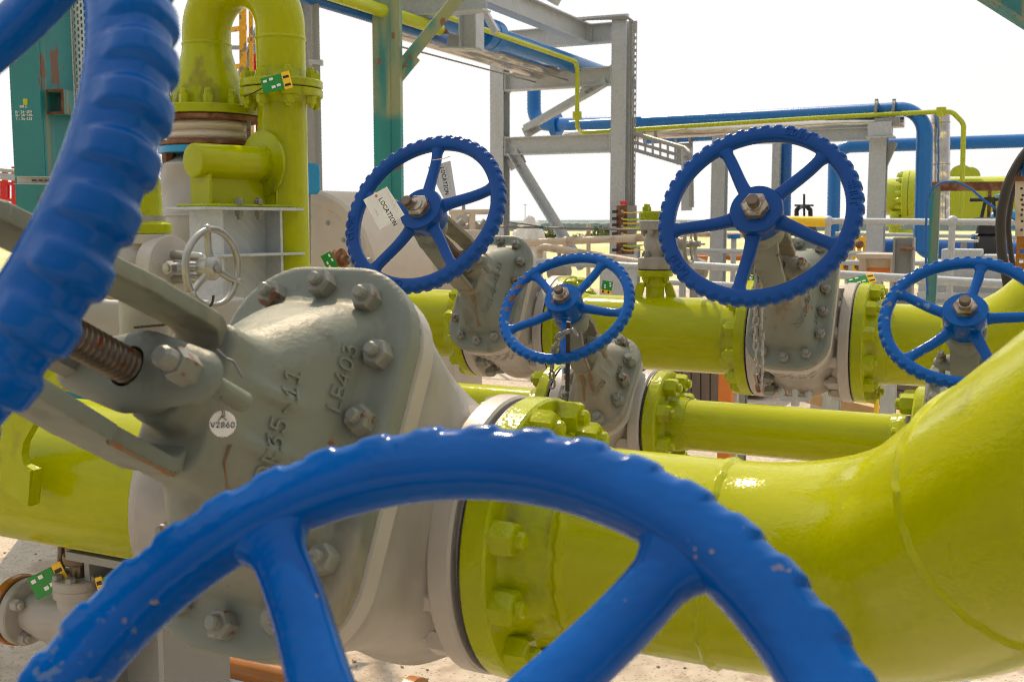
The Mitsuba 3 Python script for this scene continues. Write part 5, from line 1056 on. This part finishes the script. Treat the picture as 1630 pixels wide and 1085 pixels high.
hull_v = m2t(hull_spheres([((-.14, 0, 0), (.03, .11, .11)), ((.14, 0, 0), (.03, .11, .11)), ((0, 0, .06), (.09, .09, .09))], 14))
yard_valve(1105, 428, 10.2, .8, 'valve_cream', 'small cream valve in the yard left of the chained valve')
yard_valve(738, 352, 12.5, .8, 'valve_cream', 'small cream valve in front of the rusty brown frame')
yard_valve(890, 432, 8.4, .6, 'valve_cream', 'small cream valve framed by the central blue wheel')
yard_valve(1532, 434, 10.0, .9, 'galvanised', 'grey valve in the yard behind the right edge wheel')
yard_valve(1600, 352, 14.0, 1.0, 'flange_blue', 'blue valve under the lime vessel near the right edge')
for u, v, h_, w_, z_, mt, lab in ((1180, 470, 9, .5, .35, 'beige_paint', 'low beige block on the slab left of the chained valve'), (770, 428, 10, .5, .5, 'cladding', 'pale box on the slab behind the tagged valve'), (1448, 452, 9.0, .35, .6, 'galvanised', 'grey box behind the brown channel post'), (1345, 470, 8.2, .4, .4, 'beige_paint', 'beige box low behind the chained valve flange')):
    k_ = thing('equipment_box', lab, 'box'); p_ = atg(u, 560); p_ = np.array([*ath(u, v, h_)[:2], 0]); part(k_, 'shell', xf(bevel_box(w_, w_ * .8, z_, .01), mat4(PX, MX, UP, p_ + UP * (z_ / 2 + .04))), mt, 20); part(k_, 'lid', xf(bevel_box(w_ * 1.06, w_ * .86, .03, .006), mat4(PX, MX, UP, p_ + UP * (z_ + .056))), mt, 20)

# ================================================================ small things: chains, tags, drain valve, supports
def chain(label, pts, ln, r, group=None, mat='chain'):
    key = thing('chain', label, 'chain', group); pts = np.asarray(pts, float)
    seg = np.linalg.norm(np.diff(pts, axis=0), axis=1); s = np.r_[0, np.cumsum(seg)]; n = max(2, int(s[-1] / (ln * .78)))
    a = np.linspace(0, 2 * np.pi, 20, endpoint=False); w = ln * .27; hl = ln / 2 - r - w
    loop = np.stack([w * np.cos(a), 0 * a, w * np.sin(a) + hl * np.sign(np.round(np.sin(a), 6))], 1); lk = tube(loop, r, 8, closed=True)
    for i in range(n):
        x = (i + .5) / n * s[-1]; P = np.array([np.interp(x, s, pts[:, k]) for k in range(3)])
        d = norm(np.array([np.interp(min(x + .004, s[-1]), s, pts[:, k]) - np.interp(max(x - .004, 0), s, pts[:, k]) for k in range(3)]))
        X = PX if i % 2 else MX
        part(key, 'link', lk, mat, 60, mz(P, d, norm(X * .9 + PX * .35 * (i % 3 - 1) * .5)) @ rotz(rad(20 * (i % 3) + (90 if i % 2 else 0))))
    return key
hc3 = 2.60
chain('long galvanised chain hanging in a loop from the yoke of the big right valve', [ath(u, v, hc3) for u, v in ((1208, 396), (1206, 420), (1204, 470), (1203, 540), (1204, 600), (1208, 622), (1213, 600), (1214, 540), (1210, 470), (1210, 420))], .026, .0030)
chain('short steel chain wrapped round the lower spoke of the central small wheel', [ath(u, v, 1.50) for u, v in ((919, 536), (914, 526), (902, 528), (890, 536), (884, 550))] + [ath(u, v, 1.64) for u, v in ((880, 566), (878, 590), (879, 618))], .018, .0021, mat='wire')
solo('black_strap', 'black strap hanging straight down from the hub of the central small wheel', 'strap', bar(ath(905, 512, 1.51), ath(903, 622, 1.56), .0065, .003, PX), 'rubber', 20)
# paper tags
def paper_tag(label, poly, d, txt_at, ang, hgt, notes, eye):
    k = thing('paper_tag', label, 'tag'); c = atd(*poly[0], d)
    P = Polygon([((atd(u, v, d) - c) @ RT, (atd(u, v, d) - c) @ UPV) for u, v in poly])
    part(k, 'paper', xf(trimesh.creation.extrude_polygon(P, .0006, engine='earcut'), mat4(RT, UPV, -FW, c)), 'paper', False)
    a = rad(ang); tx = RT * math.cos(a) + UPV * math.sin(a); ty = -RT * math.sin(a) + UPV * math.cos(a)
    part(k, 'lettering', meshkit.text_mesh('LOCATION', hgt, .0004, True), 'ink', False, mat4(tx, ty, -FW, atd(*txt_at, d) - FW * .0006))
    for (u, v), ln_ in notes:
        o_ = atd(u, v, d) - FW * .0009; n = 22; s_ = np.linspace(0, 1, n)
        pts = o_ + (s_ * ln_)[:, None] * tx + (hgt * .35 * np.sin(s_ * 31 + u) * (.4 + .6 * np.abs(np.sin(s_ * 9))))[:, None] * ty
        part(k, 'handwriting', tube(pts, .00022, 4), 'galv_dark')
    part(k, 'eyelet', lathe([(.0035, 0), (.0035, .0012), (.001, .0013)], 16), 'orange', 30, mz(atd(*eye, d) - FW * .0006, -FW))
    return k
paper_tag('white paper tag reading LOCATION hanging at the left inside the tagged wheel', [(578, 318), (616, 297), (644, 342), (604, 366)], 2.66, (602, 317), -60, .0105, [((616, 307), .055), ((596, 332), .02)], (599, 312))
paper_tag('white paper tag reading LOCATION partly hidden behind the top spoke of the tagged wheel', [(681, 266), (717, 256), (727, 318), (709, 322)], 2.92, (701, 266), -80, .0105, [((711, 266), .06)], (700, 260))
solo('string', 'thin yellow string tied round the top spoke of the tagged wheel', 'string', tube([ath(688, 255, 2.40), ath(698, 254, 2.39), ath(708, 252, 2.42), ath(716, 249, 2.5)], .0012, 5), 'rail_beige')
def clip_tag(label, u, v, d, w, h, ang, tilt=0.0):
    """green and yellow plastic isolation label"""
    k = thing('isolation_tag', label, 'tag'); a = rad(ang); tx = RT * math.cos(a) + UPV * math.sin(a); ty = -RT * math.sin(a) + UPV * math.cos(a)
    nz = norm(-FW + ty * tilt); ty = norm(np.cross(nz, tx)); o = atd(u, v, d)
    Mx = mat4(tx, ty, nz, o)
    part(k, 'green_part', xf(bevel_box(w * .72, h, .003, .001), shift(-w * .14, 0, 0)), 'tag_green', 30, Mx)
    part(k, 'yellow_part', xf(bevel_box(w * .28, h * 1.1, .003, .001), shift(w * .365, .0, .0005)), 'tag_yellow', 30, Mx)
    for i, (x, y, m_) in enumerate(((-.36, .25, 'white'), (-.14, .30, 'white'), (-.12, -.22, 'white'), (.06, -.18, 'white'), (.36, .22, 'black'), (.36, -.30, 'black'))):
        part(k, 'printed_box', trimesh.creation.box((w * (.13 if m_ == 'white' else .2), h * .16, .0006)), m_, False, Mx @ shift(w * x, h * y, .0024))
    return k
dr_ = (A(tr, HB, 0) - EYE) @ FW
k_ = clip_tag('green and yellow label tied to the flange of the U-bend', 440, 132, dr_ - .22, .098, .052, 14)
part(k_, 'cable_tie', tube([atd(u, v, dr_ - .21) for u, v in ((418, 140), (404, 148), (388, 154))], .002, 6), 'black')
clip_tag('small tilted green and yellow label beside the beige round cover', 527, 421, 4.4, .10, .045, -62)
clip_tag('green label resting on top of the chained valve right flange', 1371, 446, 2.95, .075, .030, 12, .8)
clip_tag('green label behind the chained valve yoke, left side', 1191, 436, 3.1, .06, .055, 60)
clip_tag('curled green and yellow label above the back pipe behind the central wheel', 966, 457, 3.05, .036, .030, -100)
sk = thing('sticker', 'white sticker with blue and orange bars on the central small valve body', 'sticker')
so = ath(899, 597, 1.705); part(sk, 'sheet', trimesh.creation.box((.012, .036, .0006)), 'paper', False, mat4(PX, UP, -MX, so)); part(sk, 'blue_bar', trimesh.creation.box((.004, .010, .0006)), 'pipe_blue_deep', False, mat4(PX, UP, -MX, so + UP * .008 - MX * .0008)); part(sk, 'orange_bar', trimesh.creation.box((.003, .008, .0006)), 'orange', False, mat4(PX, UP, -MX, so - UP * .004 - MX * .0008))
# V2860 disc on the nearest valve
eb = MA @ np.array([.060, 0, valve_meshes('8', V8)['zg'] - .05, 1.0]); dE = (eb[:3] - EYE) @ FW - .035
vt_ = thing('disc_tag', 'round white disc stamped V2860 wired to the nearest valve gland', 'tag')
dc = atd(355, 674, dE)
part(vt_, 'disc', xf(lathe([(.0108, 0), (.0112, .0004), (.0112, .0011), (.0108, .0015)], 40), mat4(RT, UPV, -FW, dc)), 'white', 30)
tmv = meshkit.text_mesh('V2860', .0047, .0003, True); wv = np.asarray(tmv.vertices)[:, 0].max()
part(vt_, 'lettering', tmv, 'ink', False, mat4(RT, UPV, -FW, dc - RT * wv / 2 - UPV * .0032 - FW * .0017))
part(vt_, 'wire', tube([atd(350, 612, dE + .03), atd(352, 640, dE - .004), dc + UPV * .007 - FW * .002, dc + UPV * .005 - FW * .003, dc + UPV * .007 + RT * .002 - FW * .002, atd(355, 640, dE - .003)], .0006, 6, bend=.002), 'wire')
part(vt_, 'wire', tube([dc + UPV * .007 - FW * .002, dc - RT * .003 + UPV * .003 - FW * .003, dc + UPV * .006 - FW * .003, dc + RT * .004 + UPV * .003 - FW * .003], .0006, 6), 'wire')
solo('wire_tie', 'bent wire through the rusty lug above the V2860 disc', 'wire', tube([atd(u, v, dE - .01) for u, v in ((345, 556), (360, 570), (372, 575), (380, 590), (387, 601))], .0012, 8, bend=.004), 'wire')
# casting studs on the lower bodies of the two back valves
bm = valve_meshes('8', V8)['body']; studs = []
for i in range(5):
    for j in range(6):
        dz = norm(np.array([0, math.cos(.25 + j * .15) , -math.sin(.25 + j * .15) * .55]))
        hcast = ray_hit(bm, np.array([-.055 + i * .026 + .010 * (j % 2), -.40 * dz[1], .10 - .40 * dz[2]]), dz)
        if hcast is not None:
            s_ = trimesh.creation.icosphere(1, 1.0); s_.apply_scale([.0095, .0045, .0042]); studs.append(xf(s_, mz(hcast[0], hcast[1]) @ rotz(i * 1.3 + j)))
if studs:
    sm_ = cat(*studs)
    for k_, M_ in ((v3, M3), (v2, M2)):
        kk = part(k_, 'casting_stud', sm_, 'valve_cream', 50, M_); labels[kk] = {'label': 'rows of raised casting marks', 'kind': 'stuff'}
# drain valve under the front pipe, lower left
hd = HF; D0 = ath(128, 990, hd); td = (D0 - EYE) @ PX; zd = (D0 - EYE)[2]
dv = thing('drain_valve', 'small grey drain valve with ochre blank flange below the lower left pipe', 'valve')
part(dv, 'body', xf(lathe([(.030, -.13), (.030, -.10), (.040, -.05), (.040, .05), (.030, .09)], 36), mz(D0, PX)), 'valve_cream', 50)
part(dv, 'end_flange', lathe([(.050, 0), (.052, .002), (.052, .013), (.050, .015), (.034, .018)], 44), 'valve_cream', 30, mz(D0 - PX * .118, PX))
part(dv, 'blank_flange', lathe([(.053, 0), (.055, .002), (.055, .014), (.053, .016)], 44), 'ochre', 30, mz(D0 - PX * .137, PX)); part(dv, 'gasket', lathe([(.051, 0), (.051, .003)], 40), 'ink', 30, mz(D0 - PX * .1212, PX))
bolt_ring(dv, 'nut', D0 - PX * .102, PX, .040, 4, nut(.017, .012, .0055, .006), 'valve_cream', .62)
zt2 = zd + .062
part(dv, 'neck', xf(lathe([(.030, zd), (.032, zt2 - .020), (.037, zt2 - .018), (.037, zt2 - .006), (.036, zt2 - .005), (.037, zt2 - .004), (.037, zt2 + .008), (.035, zt2 + .010)], 40), mat4(PX, MX, UP, A(td, hd, 0))), 'valve_cream', 30)
bolt_ring(dv, 'bolt', A(td, hd, zt2 + .009), UP, .029, 6, nut(.014, .008, .003, .001), 'galv_dark')
part(dv, 'stem', xf(lathe([(.012, zt2 + .01), (.012, zt2 + .028), (.019, zt2 + .030), (.021, zt2 + .034), (.021, zt2 + .045), (.017, zt2 + .048), (.017, ZF - .10)], 28), mat4(PX, MX, UP, A(td, hd, 0))), 'stem_steel', 30)
part(dv, 'lever', tube([A(td - .035, hd - .0, zt2 + .018), A(td - .032, hd - .0, zt2 + .055)], .006, 10), 'stem_steel')
g1 = clip_tag('green label with white emblem box on the drain valve blank flange', 78, 924, 1.62, .056, .036, 26)
g2 = clip_tag('yellow and green label on the right side of the drain valve', 177, 934, 1.60, .040, .036, 195)
# column and ochre pipe under the nearest valve
sc = thing('support_column', 'grey steel column standing under the nearest valve', 'column'); t_s = (ath(252, 960, HF + .06) - EYE) @ PX
part(sc, 'shaft', ibeam(A(t_s, HF + .06, -CAM_H), A(t_s, HF + .06, ZF - .125), .15, .14, PX, .010, .008), 'galv_dark', 20); part(sc, 'cap_plate', bar(A(t_s - .09, HF + .06, ZF - .118), A(t_s + .09, HF + .06, ZF - .118), .012, .18, UP), 'galv_dark', 20)
oc = thing('ochre_pipe', 'ochre pipe clamped low under the nearest valve', 'pipe'); ho = 1.50
(to, zo) = tz(380, 1062, ho)
part(oc, 'pipe_body', tube([A(-3.2, ho, zo), A(to + .42, ho, zo)], .0215, 24), 'ochre'); part(oc, 'end_flange', lathe([(.05, 0), (.05, .02)], 32), 'ochre', 30, mz(A(to + .36, ho, zo), PX))
part(oc, 'bracket', tube([A(tz(350, 1050, ho)[0], ho - .03, zo + .03), A(tz(345, 1050, ho)[0], ho - .035, zo - .02), A(tz(338, 1050, ho)[0], ho - .03, zo - .10)], .012, 8), 'galvanised'); part(oc, 'bolt', nut(.022, .014, .006, .004), 'galvanised', 25, mz(A(tz(338, 1070, ho)[0], ho - .046, zo - .03), -MX))
part(oc, 'shelf', bar(A(to - .2, ho + .02, zo - .05), A(to + .9, ho + .02, zo - .05), .012, .12, UP), 'galvanised', 20)
# under the back row
tw_ = thing('timber_wall', 'dark weathered timber boards behind the middle pipe', 'wall')
hw2 = 4.6
for k in range(9):
    u0 = 1012 + k * 15; a_, b_ = ath(u0 + 7.5, 680, hw2), ath(u0 + 7.5, 578 + (k % 3), hw2)
    part(tw_, 'board', bar(a_, b_, .0355, .03, PX), 'dark_timber', 20)
op = thing('orange_post', 'orange post under the back pipe left of the chained valve', 'post'); part(op, 'shaft', bar(np.array([*ath(1156, 620, 3.9)[:2], 0]), ath(1156, 580, 3.9), .048, .03, PX), 'orange', 20); part(op, 'edge', bar(np.array([*ath(1169, 620, 3.95)[:2], 0]), ath(1169, 590, 3.95), .03, .03, PX), 'galvanised', 20)
pl_ = thing('timber_plank', 'pale yellow timber plank leaning low behind the chained valve', 'plank'); part(pl_, 'plank', bar(ath(1215, 612, 4.4), ath(1475, 676, 3.9), .045, .05, UP), 'timber', 20)
for u, h_, lab, mt in ((1325, 3.6, 'grey post below the chained valve right flange', 'galvanised'), (1415, 3.9, 'grey post low behind the right edge small valve', 'galvanised'), (1178, 4.2, 'dark post beside the orange post', 'galv_dark')):
    k_ = thing('steel_post', lab, 'post'); part(k_, 'shaft', ibeam(np.array([*ath(u, 640, h_)[:2], 0]), ath(u, 600, h_), .05, .05, MX, .006, .005), mt, 20)
yp = thing('yellow_post', 'thin yellow post below the back pipe flange', 'post'); part(yp, 'shaft', tube([np.array([*ath(1397, 640, 3.5)[:2], 0]), ath(1397, 590, 3.5)], .008, 10), 'yellow')
bks = thing('block_stack', 'brown concrete blocks low at right behind the small valve', 'blocks')
for i in range(4):
    for j in range(2): part(bks, 'block', xf(bevel_box(.19, .20, .19, .006), shift(0, 0, .0)), 'dark_timber', 20, mat4(PX, MX, UP, np.array([*ath(1415 + 32 * i, 640, 4.9)[:2], ath(1415, 650 - 70 * j, 4.9)[2]])))
us2 = thing('valve_clamp', 'steel clamp with two bolts under the chained valve body', 'clamp'); cc_ = ath(1266, 634, 3.0)
part(us2, 'stem', tube([cc_ + UP * .05, cc_ - UP * .02], .012, 12), 'galvanised'); part(us2, 'bar', bar(cc_ - PX * .04, cc_ + PX * .04, .014, .02, UP), 'galvanised', 20)
for s_ in (-1, 1): part(us2, 'bolt', nut(.018, .018, .006, .006), 'galvanised', 25, mz(cc_ + PX * .036 * s_ + UP * .004, UP))
# corner of a high teal beam, top right
tbm = thing('teal_beam', 'corner of a dark teal overhead beam at the top right', 'beam'); part(tbm, 'beam', bar(atd(1570, -28, 6.0), atd(1760, 92, 6.0), .16, .16, UP), 'teal_paint', 20); part(tbm, 'blue_edge', bar(atd(1566, -14, 5.95), atd(1756, 112, 5.95), .012, .02, UP), 'pipe_blue', 20)
# loose stones on the slab, lower left
gst = []
g = np.random.default_rng(11)
for i in range(700):
    x, y, s_ = g.uniform(-2.6, .6), g.uniform(2.2, 6.5), g.uniform(.0025, .009)
    o = trimesh.creation.icosphere(0, s_); o.vertices = o.vertices * g.uniform(.6, 1.3, (len(o.vertices), 1)) * [1, 1, .55]; o.apply_translation([x, y, s_ * .3]); gst.append(o)
struct('gravel', cat(*gst), 'stone', False, 'stuff', 'scattered small stones on the concrete')
